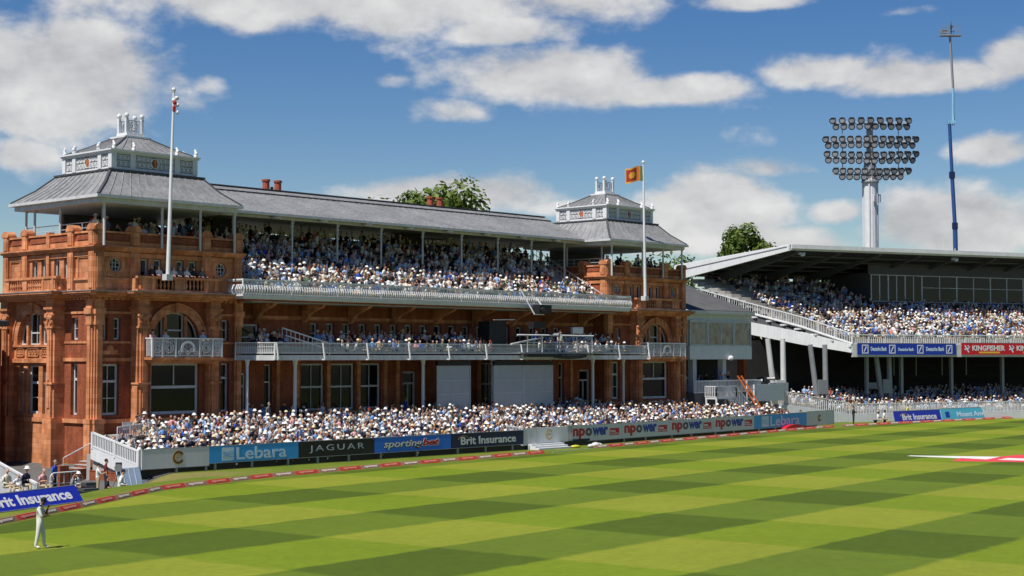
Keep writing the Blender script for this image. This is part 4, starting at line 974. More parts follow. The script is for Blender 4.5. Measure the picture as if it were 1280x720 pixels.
# ================================================================== STAND ON THE RIGHT (local frame: x along its front, y backwards)
wst = thing('grandstand', 'curved white two tier stand with cantilever roof, full of spectators', 'stand', (137.1, 87.3, 0), math.atan2(-.3660,.9306))
G = xf_of(wst)
def GP(mb, name, m_, parent=None, **k): return mb.build(name, m_, parent or wst, **k)
WSIDE = [(8.7,1.2),(6.5,7.0),(3.7,13.8),(1.0,21.0)]
def side_x(y):
    for (a, b), (c, d) in zip(WSIDE, WSIDE[1:]):
        if y <= d or (c, d) == WSIDE[-1]: return lerp(a, c, (y-b)/(d-b))
WX = 60.
RA, RB = (5.73, 7.84), (-.15, 21.6)
def RF(x, t, z0, z1): return (lerp(RA[0],RB[0],t)*(1-(x/WX))+x, lerp(RA[1],RB[1],t), lerp(z0,z1,t))
m = MB(G)      # roof: tapering wedge with a slanting open side
SEC = [(0,18.27),(0,18.84),(1,17.15),(1,16.0)]
m.loft([[RF(x,t,z,z) for t, z in SEC] for x in (0,WX)]); m.loft([[RF(x,t+(.006 if t else -.006),z,z) for t, z in ((0,18.845),(0,18.90),(1,17.21),(1,17.155))] for x in (-.12,WX)])
ro = GP(m, 'stand_roof', WHITE)
m = MB(G); m.loft([[RF(x,t,z,z) for t, z in ((-.003,18.2),(-.003,18.83),(1.003,17.13),(1.003,15.4))] for x in (-.28,-.02)]); m.build('roof_edge_beam', WHITE, ro)
m = MB(G); m.bar(RF(-.31,.01,18.65,18.65), RF(-.31,.99,16.5,16.5), .04, .09); m.build('roof_gutter', STEEL, ro)
m = MB(G); m.bar(RF(0,-.012,18.66,18.66), RF(WX,-.012,18.66,18.66), .2, .44); m.build('roof_fascia', WHITE, ro)
SOFF = mat('grey_soffit', (.10,.10,.105), .7, .1, 1.); SHADEP = mat('painted_roof_shade', (.028,.028,.030), .8, .15, 1.)
m = MB(G); m.loft([[RF(x,t,z,z) for t, z in ((.01,18.2),(.01,18.255),(.99,15.98),(.99,15.93))] for x in (.02,WX)]); m.build('roof_shade_sheet', SHADEP, ro)  # near-black sheet added under the white roof, its shade painted in
for k in range(9):
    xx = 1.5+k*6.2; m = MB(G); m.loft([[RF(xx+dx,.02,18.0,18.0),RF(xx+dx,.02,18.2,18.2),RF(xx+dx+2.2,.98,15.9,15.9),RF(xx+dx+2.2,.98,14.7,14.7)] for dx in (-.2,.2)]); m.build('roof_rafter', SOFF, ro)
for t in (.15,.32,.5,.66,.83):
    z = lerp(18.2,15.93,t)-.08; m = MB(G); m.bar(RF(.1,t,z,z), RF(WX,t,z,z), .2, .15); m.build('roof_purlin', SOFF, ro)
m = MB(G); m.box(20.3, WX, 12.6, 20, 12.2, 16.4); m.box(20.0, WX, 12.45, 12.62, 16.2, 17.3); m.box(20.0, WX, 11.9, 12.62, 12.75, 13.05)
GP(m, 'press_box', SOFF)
m = MB(G); m.box(3.2, 20.3, 20.1, 20.4, 13.2, 16.3); GP(m, 'stand_back_wall', DARKIN) if False else None
edges = [20.3+1.24*k for k in range(7)]+[27.8+2.6*k for k in range(1,12)]
for i, (a, b) in enumerate(zip(edges, edges[1:])):
    f = MB(G); t = .09 if i % 2 else .13
    f.box(a, a+t, 12.38, 12.5, 13.05, 16.2); f.box(b-.05, b, 12.38, 12.5, 13.05, 16.2); f.box(a+t, b-.05, 12.38, 12.5, 13.05, 13.15); f.box(a+t, b-.05, 12.38, 12.5, 16.1, 16.2)
    if i > 5: f.box(a+t, b-.05, 12.40, 12.48, 14.75, 14.82)
    o = GP(f, 'window', OFFW); p_ = MB(G); p_.box(a+.02, b-.02, 12.42, 12.44, 13.08, 16.17); p_.build('pane', GLASS, o)
# upper tier: stepped deck with a slanting left edge
m = MB(G)
NR = 22
for r_ in range(NR):
    y = 1.3+.88*r_; z = 7.9+.365*r_
    y1 = y+.9; xe = WX if y < 12 else 20.2-.01*r_; m.loft([[(side_x(y)+.1,y,zz),(xe,y,zz),(xe,y1,zz),(side_x(y1)+.1,y1,zz)] for zz in (z-.5,z)])
GP(m, 'upper_seating', CONC)
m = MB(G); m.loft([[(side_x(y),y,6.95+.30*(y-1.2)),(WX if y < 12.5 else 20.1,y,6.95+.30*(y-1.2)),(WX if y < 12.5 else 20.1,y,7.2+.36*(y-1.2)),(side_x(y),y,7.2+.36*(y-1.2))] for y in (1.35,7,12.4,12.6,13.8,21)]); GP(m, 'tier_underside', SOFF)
m = MB(G); m.box(8.7, WX, 1.05, 1.3, 6.7, 8.05); GP(m, 'tier_front_beam', OFFW)
ST = [(8.7,1.1,7.15,8.05),(6.5,7.0,8.05,9.95),(3.7,13.8,9.35,11.75),(1.0,21.0,11.2,13.75)]      # x, y, underside, top of stringer
m = MB(G); m.loft([[(x-.15,y,a),(x+.1,y,a),(x+.1,y,a+min(1.35,(b-a))),(x-.15,y,a+min(1.35,(b-a)))] for x, y, a, b in ST]); GP(m, 'side_stringer', WHITE)
m = MB(G)
for (x0,y0,a0,b0), (x1,y1,a1,b1) in zip(ST, ST[1:]):
    n = max(3, int(math.dist((x0,y0),(x1,y1))/.30))
    for i in range(n): t = i/n; m.bar((lerp(x0,x1,t),lerp(y0,y1,t),lerp(b0,b1,t)), (lerp(x0,x1,t),lerp(y0,y1,t),lerp(b0,b1,t)+1.08), .06, .06)
    m.bar((x0,y0,b0+1.08), (x1,y1,b1+1.08), .12, .10); m.bar((x0,y0,b0+.1), (x1,y1,b1+.1), .09, .08); m.bar((x0,y0,b0+.0), (x1,y1,b1), .3, .12)
    k = max(2, int(math.dist((x0,y0),(x1,y1))/1.7))
    for i in range(k): t = i/k; x_, y_, z_ = lerp(x0,x1,t), lerp(y0,y1,t), lerp(b0,b1,t); m.box(x_-.3, x_+.5, y_, y_+.9, z_-.32, z_-.12); m.bar((x_,y_,z_),(x_,y_,z_+1.15),.11,.11)
GP(m, 'side_railing', WHITE)
m = MB(G)
xx = 8.7
while xx < WX: m.box(xx-.025, xx+.025, 1.15, 1.2, 8.05, 9.0); xx += .26
xx = 8.7
while xx < WX: m.box(xx-.06, xx+.06, 1.13, 1.24, 8.0, 9.1); xx += 2.2
m.box(8.6, WX, 1.1, 1.25, 9.0, 9.09); m.box(8.6, WX, 1.12, 1.23, 8.05, 8.16); GP(m, 'front_railing', WHITE)
# supports
for x0 in (.6, 6.0, 14.5):
    for dx in (-.95, .95):
        c = MB(G); c.cyl((x0,3,.2), (x0,3,.21), .2); c = MB(G); c.cyl((x0+dx*.2+(0 if dx < 0 else .5),3+.0,.3), (x0+dx*(1.25 if dx < 0 else .75),3.2,8.0 if x0 > 1 else 8.6), .32, .26, n=10); GP(c, 'raking_column', OFFW if x0 < 3 else STEEL)
    c = MB(G); c.box(x0-.45, x0+.75, 2.75, 3.25, 2.8, 4.3); GP(c, 'column_web', OFFW if x0 < 3 else STEEL)
for x0 in (12.5, 17.2, 24.2, 31.6, 39.):
    c = MB(G); c.box(x0-.16, x0+.16, 3.4, 3.75, .3, 7.3); GP(c, 'column', STEEL)
m = MB(G)      # lower tier
for r_ in range(12): m.box(-2.5 if r_ < 4 else 2.0, WX, -.6+.88*r_, 12, -.2, .62+.2*r_)
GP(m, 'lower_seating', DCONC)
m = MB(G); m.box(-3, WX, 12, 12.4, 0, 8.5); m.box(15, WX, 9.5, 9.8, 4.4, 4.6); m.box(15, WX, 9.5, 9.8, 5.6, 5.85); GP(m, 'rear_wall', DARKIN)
m = MB(G)
for x0 in (17.2, 21, 24.2, 28, 31.6): m.box(x0, x0+.12, 9.4, 9.5, 4.6, 7.0)
m.box(16, 40, 9.42, 9.5, 6.9, 7.0); GP(m, 'concourse_frame', STEEL)
m = MB(G); picket_run(m, (6.4,-1.0), (34.,-1.0), .72, 1.85, .72, 1.85, .2, .07, .1); picket_run(m, (6.4,-1.0), (-2.2,-1.0), .8, 2.0, 1.9, 3.3, .24, .07, .1)
GP(m, 'lower_railing', WHITE)
m = MB(G); m.box(6.4, 34, -1.12, -1.06, .0, .72); m.loft([[(6.4,y,.02),(6.4,y,.8),(-2.2,y,1.9),(-2.2,y,.02)] for y in (-1.12,-1.05)]); GP(m, 'lower_front_wall', WHITE)
m = MB(G); m.box(14.2, 15.8, 5.8, 5.9, 3.2, 3.9); GP(m, 'lit_screen', GREYP)
for x0 in (1.0, 22.6, 38):
    m = MB(G); x0 += 6.2; m.box(x0, x0+.8, 8.2, 8.5, 17.85, 18.1); m.ball((x0+.4,8.15,17.85), .3, .22, .2); GP(m, 'roof_lamp', WHITE)
# boards hung on the tier front
ang = math.atan2(-.3660,.9306)
def gxy(x, y): v = G(x, y, 0); return (v[0], v[1])
def bank(o, L_, h, xs_, tx):
    for x_ in xs_:
        def f(q): 
            s_ = h*.38; c = h*.5
            for a in (-1, 1): q.box(x_+a*s_*.8-.05, x_+a*s_*.8+.05, -.034, -.027, c-s_, c+s_)
            q.box(x_-s_*.8, x_+s_*.8, -.0345, -.0275, c+s_-.1, c+s_); q.box(x_-s_*.8, x_+s_*.8, -.0345, -.0275, c-s_, c-s_+.1)
            q.bar((x_-s_*.35,-.031,c-s_*.6), (x_+s_*.35,-.031,c+s_*.6), .006, .13)
        bl(o, 'slash_emblem', LW, f)
    for s_, x_, w_, hh in tx: text(s_, o, x_, h*.34, w_, h*hh, LPB, bold=.02)
o, L_, h = board('stand_banner', 'long dark blue banner with white square emblems on the stand front', gxy(9.25,.98), gxy(22.6,.98), 6.92, 8.14, BANKB)
bank(o, L_, h, (1.0, 4.6, 8.4, 12.4), (('Deutsche Bank',1.75,2.1,.36),('Deutsche Bank',5.4,2.1,.28),('Deutsche Bank',9.2,2.5,.36)))
o, L_, h = board('stand_banner', 'red banner with white capitals and yellow strips on the stand front', gxy(23.4,.98), gxy(44.,.98), 6.94, 8.22, RED)
for k in range(3):
    x_ = .25+k*6.4
    def em(q):
        q.xf = None; q.bar((x_+.2,-.03,h*.8), (x_+.75,-.03,h*.2), .008, .16); q.bar((x_+.15,-.031,h*.45), (x_+.8,-.031,h*.55), .008, .14); q.bar((x_+.6,-.029,h*.8), (x_+.9,-.029,h*.62), .008, .1)
    bl(o, 'bird_emblem', LPB, em); text('KINGFISHER', o, x_+1.25, h*.34, 4.7, h*.46, LW, bold=.03)
    def ys_(q): q.box(x_+2.2, x_+5.2, -.032, -.026, h*.12, h*.27)
    bl(o, 'yellow_strip', LY, ys_)
# leaning boards by the far boundary
def ground_board(label, p0, p1, h, m_, tilt=-.22):
    return board('boundary_board', label, p0, p1, .05, .05+h, m_, tilt=tilt)
o, L_, h = ground_board('deep blue leaning board with white lettering and gold swoosh at the far boundary', (142.4,78.45), (151.0,77.85), 1.2, BLUE2); text('Brit Insurance', o, L_*.16, h*.2, L_*.74, h*.52, LW, bold=.03); swoosh(o, L_*.2, h*.4, .5, 1.6)
o, L_, h = ground_board('turquoise leaning board with pale lettering at the far boundary', (151.2,77.85), (162.6,77.0), 1.25, TURQ); text('Mount Anvil', o, L_*.26, h*.26, L_*.5, h*.44, LPB, bold=.02)
for u in (.1,.88):
    def f(q): q.box(L_*u-.4, L_*u+.4, -.034, -.027, h*.25, h*.75); q.box(L_*u-.25, L_*u+.25, -.036, -.0345, h*.4, h*.6)
    bl(o, 'small_emblem', BANKB, f)
o, L_, h = ground_board('bright blue leaning board with a white square emblem at the frame edge', (162.8,77.0), (176.,75.2), 1.25, BANKB); bank(o, L_, h, (1.4,), (('Deutsche Bank',2.6,4.2,.4),))
# leaning board at the lower left
o, L_, h = board('boundary_board', 'deep blue leaning board with large white letters behind the lone fielder', (31.9,61.35), (40.7,64.6), .03, .90, BLUE2, tilt=-.62)
text('Brit Insurance', o, L_*.36, h*.20, L_*.575, h*.62, LW, bold=.03); swoosh(o, L_*.39, h*.42, .3, 1.5)

# ================================================================== LINK BUILDING
lk = thing('link_building', 'low white building with a glazed upper room between pavilion and stand', 'building', (126, 90, 0))
LP = lambda mb, name, m_, parent=None: mb.build(name, m_, parent or lk)
m = MB(); m.box(120.7, 131.1, 88.0, 94.5, 6.48, 7.74); m.box(120.7, 131.1, 88.3, 94.5, 10.2, 10.9); m.box(120.7, 120.9, 88.3, 94.5, 7.74, 10.2); m.box(121, 130.8, 93, 94.5, 7.74, 10.2); LP(m, 'upper_wall', WHITE)
m = MB(); m.box(120.5, 131.4, 87.8, 94.6, 10.9, 11.15); m.box(120.6, 131.3, 87.9, 94.6, 10.75, 10.899); LP(m, 'cornice', OFFW)
m = MB(); m.loft([[(x,87.9,11.152),(x,87.9,11.2),(x,97,14.4),(x,97,14.0)] for x in (120.4,131.2)]); LP(m, 'sloping_roof', mat('dark_felt_roof', (.10,.098,.095), .85, .2, 1.))
for a, b in ((120.8,123.6),(123.7,128.0),(128.1,131.05)):
    f = MB(); f.box(a, a+.14, 88.02, 88.14, 7.74, 10.2); f.box(b-.14, b, 88.02, 88.14, 7.74, 10.2); f.box(a+.14, b-.14, 88.02, 88.14, 7.74, 7.9); f.box(a+.14, b-.14, 88.02, 88.14, 10.05, 10.2)
    if b-a > 4: f.box((a+b)/2-.06, (a+b)/2+.06, 88.03, 88.13, 7.9, 10.05)
    o = LP(f, 'window', OFFW); p_ = MB(); p_.box(a+.03, b-.03, 88.07, 88.09, 7.77, 10.17); p_.build('pane', mat('painted_reflection_glass', (.17,.18,.185), .08, .9, 1.4, spec=.6), o)  # pale mottled pane colour stands in for reflections of white railings
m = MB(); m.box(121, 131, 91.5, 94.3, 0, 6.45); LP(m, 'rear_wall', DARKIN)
for x_ in (121.9, 126.8):
    m = MB(); m.box(x_-.28, x_+.28, 88.3, 88.9, 2.0, 6.478); LP(m, 'pillar', OFFW)
m = MB(); m.box(130.6, 131.2, 88.6, 89.4, .0, 6.476); LP(m, 'brick_pier', BRICK)
m = MB(); m.ball((127.2,87.8,6.6), .32, .25, .25); m.box(126.9, 127.5, 87.8, 88.0, 6.45, 6.7); LP(m, 'wall_lamp', WHITE)
m = MB(); m.box(119.9, 132.0, 86.9, 91.5, -.2, 3.3); LP(m, 'terrace_floor', DCONC)
m = MB(); picket_run(m, (119.9,86.95), (131.,86.95), 3.3, 4.45, 3.3, 4.45, .22, .07, .1); picket_run(m, (120.0,88.9), (122,88.9), 3.9, 5.2, 3.3, 4.5, .3, .06); LP(m, 'terrace_railing', WHITE)
# white stair in front
wsr = thing('outside_stair', 'white wooden stair with slatted landing below the link building', 'stair', (123, 86, 0))
m = MB(); m.box(121.2, 124.4, 85.3, 86.6, 2.75, 2.9)
for x_ in (121.25, 124.3):
    for y_ in (85.35, 86.5): m.box(x_-.07, x_+.07, y_-.07, y_+.07, .2, 2.75)
m.build('landing', WHITE, wsr)
m = MB(); picket_run(m, (121.2,85.3), (124.4,85.3), 2.9, 3.95, 2.9, 3.95, .2, .06, .09); picket_run(m, (121.2,85.3), (121.2,86.6), 2.9, 3.95, 2.9, 3.95, .2, .06, .09); m.build('landing_railing', WHITE, wsr)
m = MB()
for k in range(9): m.box(124.4+k*.36, 124.8+k*.36, 85.35, 86.5, 2.72-k*.24, 2.78-k*.24)
picket_run(m, (124.4,85.3), (127.6,85.3), 2.8, 3.9, .6, 1.7, .26, .06, .09); picket_run(m, (124.4,86.55), (127.6,86.55), 2.8, 3.9, .6, 1.7, .26, .06, .09); m.build('flight', WHITE, wsr)
m = MB()
for dx in (0,.62): m.bar((126.1+dx,86.3,4.9), (127.6+dx,84.9,1.6), .10, .12)
for k in range(9): t = (k+.5)/9; m.bar((lerp(126.1,127.6,t),lerp(86.3,84.9,t),lerp(4.9,1.6,t)), (lerp(126.1,127.6,t)+.62,lerp(86.3,84.9,t),lerp(4.9,1.6,t)), .06, .06)
tag(m.build('ladder', ORANGE), 'orange ladder leaning against the white terrace railing', 'ladder')
m = MB(); m.box(129.6, 134.9, 86.7, 86.9, 2.35, 4.0); tag(m.build('white_screen', GREYP), 'pale rectangular screen panel below the camera platform', 'screen')
m = MB(); m.loft([[(133.6,y,2.0),(136.6,y,2.0),(136.6,y,4.1),(133.2,y,4.1)] for y in (87.3,87.45)]); m.box(134, 134.2, 87.5, 87.7, .5, 4); tag(m.build('white_hoarding', OFFW), 'tall white hoarding panel beside the raking columns', 'hoarding')
m = MB()
for x_ in (127.6, 129.2): m.box(x_-.05, x_+.05, 86.2, 86.3, 1.0, 4.5)
for z in (1.9, 2.7, 3.5, 4.4): m.box(127.55, 129.25, 86.15, 86.35, z, z+.09)
tag(m.build('shelf_frame', WHITE), 'white open frame standing between the ladder and pale screen', 'frame')

def camera_rig(name, label, x, y, z, s=1., rz=0., legs=True):
    o = thing(name, label, 'television camera', (x, y, z), rz)
    q = MB(); q.box(-.16*s, .16*s, -.35*s, .35*s, 1.35*s, 1.68*s); q.box(-.1*s, .1*s, .35*s, .55*s, 1.42*s, 1.62*s); q.build('camera_body', BLACK, o, local=True)
    q = MB(); q.cyl((0,-.35*s,1.5*s), (0,-.95*s,1.5*s), .13*s, .16*s, 12); q.cyl((0,-.95*s,1.5*s), (0,-1.1*s,1.5*s), .19*s, .2*s, 12); q.build('lens', mat('grey_lens_barrel',(.25,.25,.26),.4,.1), o, local=True)
    if legs:
        for k in range(3):
            a = k*2.094+.5; q = MB(); q.cyl((0,0,1.25*s), (.55*s*math.cos(a), .55*s*math.sin(a), 0), .035*s, .025*s, 6); q.build('tripod_leg', STEEL, o, local=True)
        q = MB(); q.cyl((0,0,1.1*s), (0,0,1.36*s), .07*s, n=8); q.build('tripod_head', BLACK, o, local=True)
    q = MB(); q.bar((.05*s,.35*s,1.4*s), (.3*s,.95*s,1.25*s), .03, .03); q.build('pan_handle', BLACK, o, local=True); return o
for k, (x_, lab) in enumerate(((131.2,'grey television camera on the white screen, left of its pair'),(133.4,'grey television camera on the white screen, right of its pair'))):
    camera_rig('television_camera', lab, x_, 88.2, 2.95 if k else 2.75, 1.05, .5, True)

# ================================================================== SIGHT SCREENS, TV PLATFORM
for k, (a, b, lab) in enumerate(((85.1,88.75,'grey roller screen hanging alone under the lower balcony'),(91.45,94.98,'grey roller screen under the balcony, left of the joined pair'),(95.0,98.6,'grey roller screen under the balcony, right of the joined pair'))):
    o = thing('roller_screen', lab, 'screen', ((a+b)/2, 85.95, 2.7), 0, 'grey roller screens under the balcony')
    m = MB(); m.box(a+.04, b-.04, 85.95, 85.97, 2.7, 6.05); m.build('screen_fabric', BLIND, o)
    m = MB()
    for z in (4.9, 3.85, 2.72): m.box(a+.045, b-.045, 85.91, 85.945, z-.03, z+.03)
    m.build('batten', OFFW, o)
    for x_ in (a, b-.06): m = MB(); m.box(x_, x_+.06, 85.9, 86.02, 1.2, 6.4); m.build('guide_rail', OFFW, o)
    m = MB(); m.box(a, b, 85.88, 86.1, 6.05, 6.4); m.build('roller_box', BLACK, o)
tv = thing('camera_platform', 'television platform with white rails built onto the lower balcony', 'platform', (98, 85.2, 7.1))
m = MB(); m.box(93.9, 104.2, 84.9, 86.2, 7.0, 7.1); m.build('deck', STEEL, tv)
m = MB()
for x_ in (94.4, 96.2, 98.4, 100.6, 102.6): m.cyl((x_,85.0,6.6),(x_,85.0,8.55),.05,n=6)
m.cyl((93.2,85.0,8.5),(102.8,85.0,8.5),.06,n=6); m.cyl((94.4,85.0,7.9),(102.8,85.0,7.9),.035,n=6); m.build('guard_rail', WHITE, tv)
m = MB(); m.bar((92.6,85.1,7.75),(96.4,85.1,8.3),.25,.1); m.bar((91.5,86,9.7),(94,86,9.75),.06,.06); m.build('plank', OFFW, tv)
m = MB(); m.box(94, 101.5, 84.7, 84.95, 6.72, 6.98); m.ball((99.5,84.8,6.75), 2.2, .25, .2, 8, 5); m.build('cable_bundle', BLACK, tv)
m = MB(); m.box(91.4, 93.4, 86.4, 87.6, 7.1, 9.6); m.build('equipment_cabinet', BLACK, tv)
m = MB(); m.box(101.6, 102.9, 86.2, 86.5, 8.7, 9.25); m.build('monitor', GREYP, tv)
jib = thing('remote_camera_head', 'remote camera hanging on a white bracket from the upper balcony', 'camera', (95, 85.6, 11))
m = MB(); m.bar((94.6,86.0,12.3),(95.6,85.3,10.2),.10,.10); m.bar((96.6,86.0,11.6),(96.8,85.3,10.7),.09,.09); m.bar((95.6,85.3,10.2),(96.8,85.3,10.2),.08,.08); m.build('bracket', WHITE, jib)
m = MB(); m.box(95.9, 97.4, 85.0, 85.7, 10.3, 11.0); m.cyl((96.2,85.0,10.6),(95.8,84.4,10.5),.2,n=10); m.box(95.2, 96.6, 85.0, 85.6, 9.1, 9.6); m.build('camera_body', BLACK, jib)
camera_rig('television_camera', 'black television camera beside the man in blue on the balcony platform', 97.6, 85.6, 7.1, .95, .3)

# ================================================================== FLAGPOLES AND FLAGS
def flagpole(name, label, p0, p1):
    o = thing(name, label, 'flagpole', p0); m = MB(); m.cyl(p0, p1, .15, .075, 12); m.build('pole', WHITE, o)
    m = MB(); m.ball((p1[0],p1[1],p1[2]+.16), .15, .15, .16); m.cyl(p1, (p1[0],p1[1],p1[2]+.06), .1, n=8); m.build('finial', WHITE, o)
    m = MB(); m.box(p0[0]-.24, p0[0]+.24, p0[1]-.2, p0[1]+.3, p0[2]-.1, p0[2]+.3); m.build('pole_bracket', OFFW, o)
flagpole('flagpole', 'tall white flagpole on the nearer tower balcony with a furled flag', (60.85,86.75,11.9), (61.18,86.75,24.35))
flagpole('flagpole', 'tall white flagpole on the farther tower carrying the orange flag', (112.25,86.75,11.9), (112.02,86.75,24.15))
FLO = mat('orange_flag_cloth', S(225,120,40), .8, .1, 4.); FLM = mat('maroon_flag_cloth', S(165,50,35), .8, .1, 4.); FLY = mat('yellow_flag_cloth', S(225,165,60), .8, .1, 4.); FLG = mat('green_flag_cloth', S(60,110,70), .8, .1, 4.)
m = MB(); W_, H_ = 2.6, 1.35
def flagpt(u, v, d): # u 0..1 away from hoist
    q_ = .10*math.sin(u*7); return (111.97-.70*u*1.75+q_+d*.7, 86.75+.60*u*1.75+q_+d*.7, 23.95-v*H_-.22*u+.08*math.sin(u*6))
NU, NV = 20, 10
for i in range(NU):
    for j in range(NV):
        u0, u1, v0, v1 = i/NU, (i+1)/NU, j/NV, (j+1)/NV; uc, vc = (u0+u1)/2, (v0+v1)/2
        mi = 2
        if uc < .14: mi = 3
        elif uc < .28: mi = 0
        elif .33 < uc < .96 and .1 < vc < .9: mi = 1
        if mi == 1 and ((uc-.62)**2/.03+(vc-.5)**2/.05 < 1): mi = 2
        m.loft([[flagpt(u0,v0,d),flagpt(u1,v0,d),flagpt(u1,v1,d),flagpt(u0,v1,d)] for d in (-.008,.008)], mi)
tag(m.build('flag', [FLO,FLM,FLY,FLG], recalc=False), 'orange, maroon and yellow flag flying from the farther flagpole', 'flag')
m = MB()
for k in range(7): m.ball((61.2+.12*math.cos(k*2.1), 86.6+.08*math.sin(k*1.7), 23.95-.16*k), .17-.012*k, .14, .15, 7, 4, 1 if k in (2,4,5) else 0)
tag(m.build('flag', [mat('white_flag_cloth', (.75,.75,.74), .8, .1, 4.), mat('red_flag_cloth', S(190,40,40), .8, .1, 4.)], smooth=True), 'white and red flag hanging furled at the nearer pole top', 'flag')

# ================================================================== FLOODLIGHT, BOOM LIFT, AERIALS
fx, fy_ = 214.0, 121.8
fl = thing('floodlight', 'tall floodlight mast with a broad oval bank of lamps', 'floodlight', (fx, fy_, 0))
m = MB(); m.cyl((fx,fy_,0),(fx,fy_,34.2),1.2,1.0,14); m.build('mast', WHITE, fl)
m = MB()
for a in range(4): t = a*math.pi/2+.4; m.box(fx+1.05*math.cos(t)-.12, fx+1.05*math.cos(t)+.12, fy_+1.05*math.sin(t)-.12, fy_+1.05*math.sin(t)+.12, 18, 33.9)
m.box(fx-.9, fx-.5, fy_-1.2, fy_-.9, 30.4, 31.2); m.box(fx+.7, fx+1.1, fy_-1.2, fy_-.9, 30.4, 31.6); m.build('cable_duct', GREYP, fl)
m = MB(); m.lathe(fx, fy_, [(1.35,33.4),(1.35,33.6),(1.25,33.7)], 14)
for k in range(8): t = k*math.pi/4; m.cyl((fx+1.25*math.cos(t),fy_+1.25*math.sin(t),33.6),(fx+.8*math.cos(t),fy_+.8*math.sin(t),36.6),.07,n=5)
m.lathe(fx, fy_, [(.95,34.2),(.8,36.4),(.55,37),(.5,43.0)], 10); m.build('mast_head', STEEL, fl)
RTV = Vector((.6763,-.7366,0)); FWV = Vector((.7366,.6763,0))
rows_ = [(43.0,9,5.8,-5.8),(42.05,10,5.5,-5.3),(40.15,12,6.9,-6.9),(39.2,12,6.3,-6.5),(37.65,12,6.9,-6.7),(36.7,12,6.3,-6.5),(35.1,11,5.7,-5.4),(34.2,9,4.4,-4.4)]
for z in (42.5, 39.65, 37.15, 34.65):
    m = MB(); hw = 6.9 if 36 < z < 41 else 5.9
    a = Vector((fx,fy_,z))-FWV*.5; m.bar(a-RTV*hw, a+RTV*hw, .5, .14); m.bar(a-RTV*hw-FWV*.25+Vector((0,0,.25)), a+RTV*hw-FWV*.25+Vector((0,0,.25)), .05, .05); m.build('lamp_gantry', OFFW, fl)
for sgn in (-1,1):
    m = MB(); a = Vector((fx,fy_,0))-FWV*.4+RTV*sgn*4.3; m.cyl(a+Vector((0,0,34.6)), a+Vector((0,0,42.5)), .07, n=6); m.build('gantry_strut', STEEL, fl)
lamp_m = None
for z, n, hr, hl in rows_:
    for i in range(n):
        u = lerp(hl, hr, i/(n-1)); a = Vector((fx,fy_,z-.06*abs(u)*(.3 if z > 39 else -.3)))+RTV*u-FWV*.75
        if lamp_m is None:
            q = MB(); q.cyl((0,.18,0),(0,-.12,-.05),.24,.41,10); q.cyl((0,-.12,-.05),(0,-.16,-.06),.41,.41,10); q.cyl((0,-.161,-.06),(0,-.175,-.062),.30,.28,10,1); q.box(-.3,.3,.1,.3,-.05,.35)
            lamp_m = q.mesh('lamp', [mat('dark_lamp_housing', (.035,.035,.038), .5, .2), mat('lamp_glass', (.30,.31,.33), .15, .2)])
        o = bpy.data.objects.new('lamp', lamp_m); COL.objects.link(o); o.parent = fl; o.location = a-Vector((fx,fy_,0)); o.scale = (1.3,)*3; o.rotation_euler = (random.uniform(-.1,.1),0,AZ-R(90)+u*.07); WM[o.name] = Matrix.Identity(4)
bx_ = (208.7, 105.4)
bm_ = thing('boom_lift', 'slender blue boom lift rising high above the stand roof', 'boom lift', (bx_[0], bx_[1], 0))
B3 = lambda du, z: Vector((bx_[0], bx_[1], z if z < 3 else 6.8+(z-6.8)*1.184))+RTV*(du*1.184)
m = MB(); m.box(bx_[0]-2, bx_[0]+2, bx_[1]-1.5, bx_[1]+1.5, .5, 2.6); m.build('chassis', BLUEP, bm_)
for k in range(4):
    m = MB(); wx = bx_[0]+(-1.5 if k % 2 else 1.5); wy = bx_[1]+(-1.6 if k < 2 else 1.6); m.cyl((wx,wy-.25,.6),(wx,wy+.25,.6),.6,n=14); m.build('wheel', BLACK, bm_)
for nm, p_, q_, r0, mm in (('boom_section',B3(.45,2.5),B3(.18,22.6),.25,BLUEP),('boom_section',B3(.18,22.6),B3(-.10,28.8),.21,BLUEP),('boom_section',B3(-.10,28.8),B3(-.35,35.3),.18,BLUEP),('jib_section',B3(.12,35.3),B3(.16,39.5),.12,LBLUEP),('jib_section',B3(.16,39.5),B3(-.15,45.8),.13,STEEL)):
    m = MB(); m.bar(p_, q_, r0*2, r0*2); m.build(nm, mm, bm_)
for du, z in ((.18,22.6),(-.10,28.8)): m = MB(); m.bar(B3(du,z-.4), B3(du,z+.4), .62, .62); m.build('boom_collar', NAVY, bm_)
m = MB(); m.bar(B3(-.55,35.2), B3(.35,35.3), .4, .45); m.bar(B3(.15,34.9), B3(.15,36.2), .3, .3); m.build('knuckle', LBLUEP, bm_)
m = MB(); m.bar(B3(-1.35,45.9), B3(1.2,45.9), 1.1, .16)
for du in (-1.3,-.45,.4,1.15):
    for fwd in (-.5,.5): m.bar(B3(du,45.9)+FWV*fwd, B3(du,47.0)+FWV*fwd, .05, .05)
for z in (46.5,47.0):
    for fwd in (-.5,.5): m.bar(B3(-1.3,z)+FWV*fwd, B3(1.15,z)+FWV*fwd, .05, .05)
m.bar(B3(-1.3,46.4), B3(-.5,46.4), .4, .5); m.build('work_platform', STEEL, bm_)
m = MB(); m.xf = None
ap = Vector(G(34,13,.7)); rr_ = Vector((.9306,-.366,0))
m.cyl(ap-rr_*2.4+Vector((0,0,17.9)), ap-rr_*2.4+Vector((0,0,20.0)), .02, n=5); m.cyl(ap+rr_*2.6+Vector((0,0,17.9)), ap+rr_*2.6+Vector((0,0,20.2)), .02, n=5)
m.bar(ap-rr_*1.8+Vector((0,0,18.6)), ap+rr_*1.8+Vector((0,0,18.6)), .06, .06)
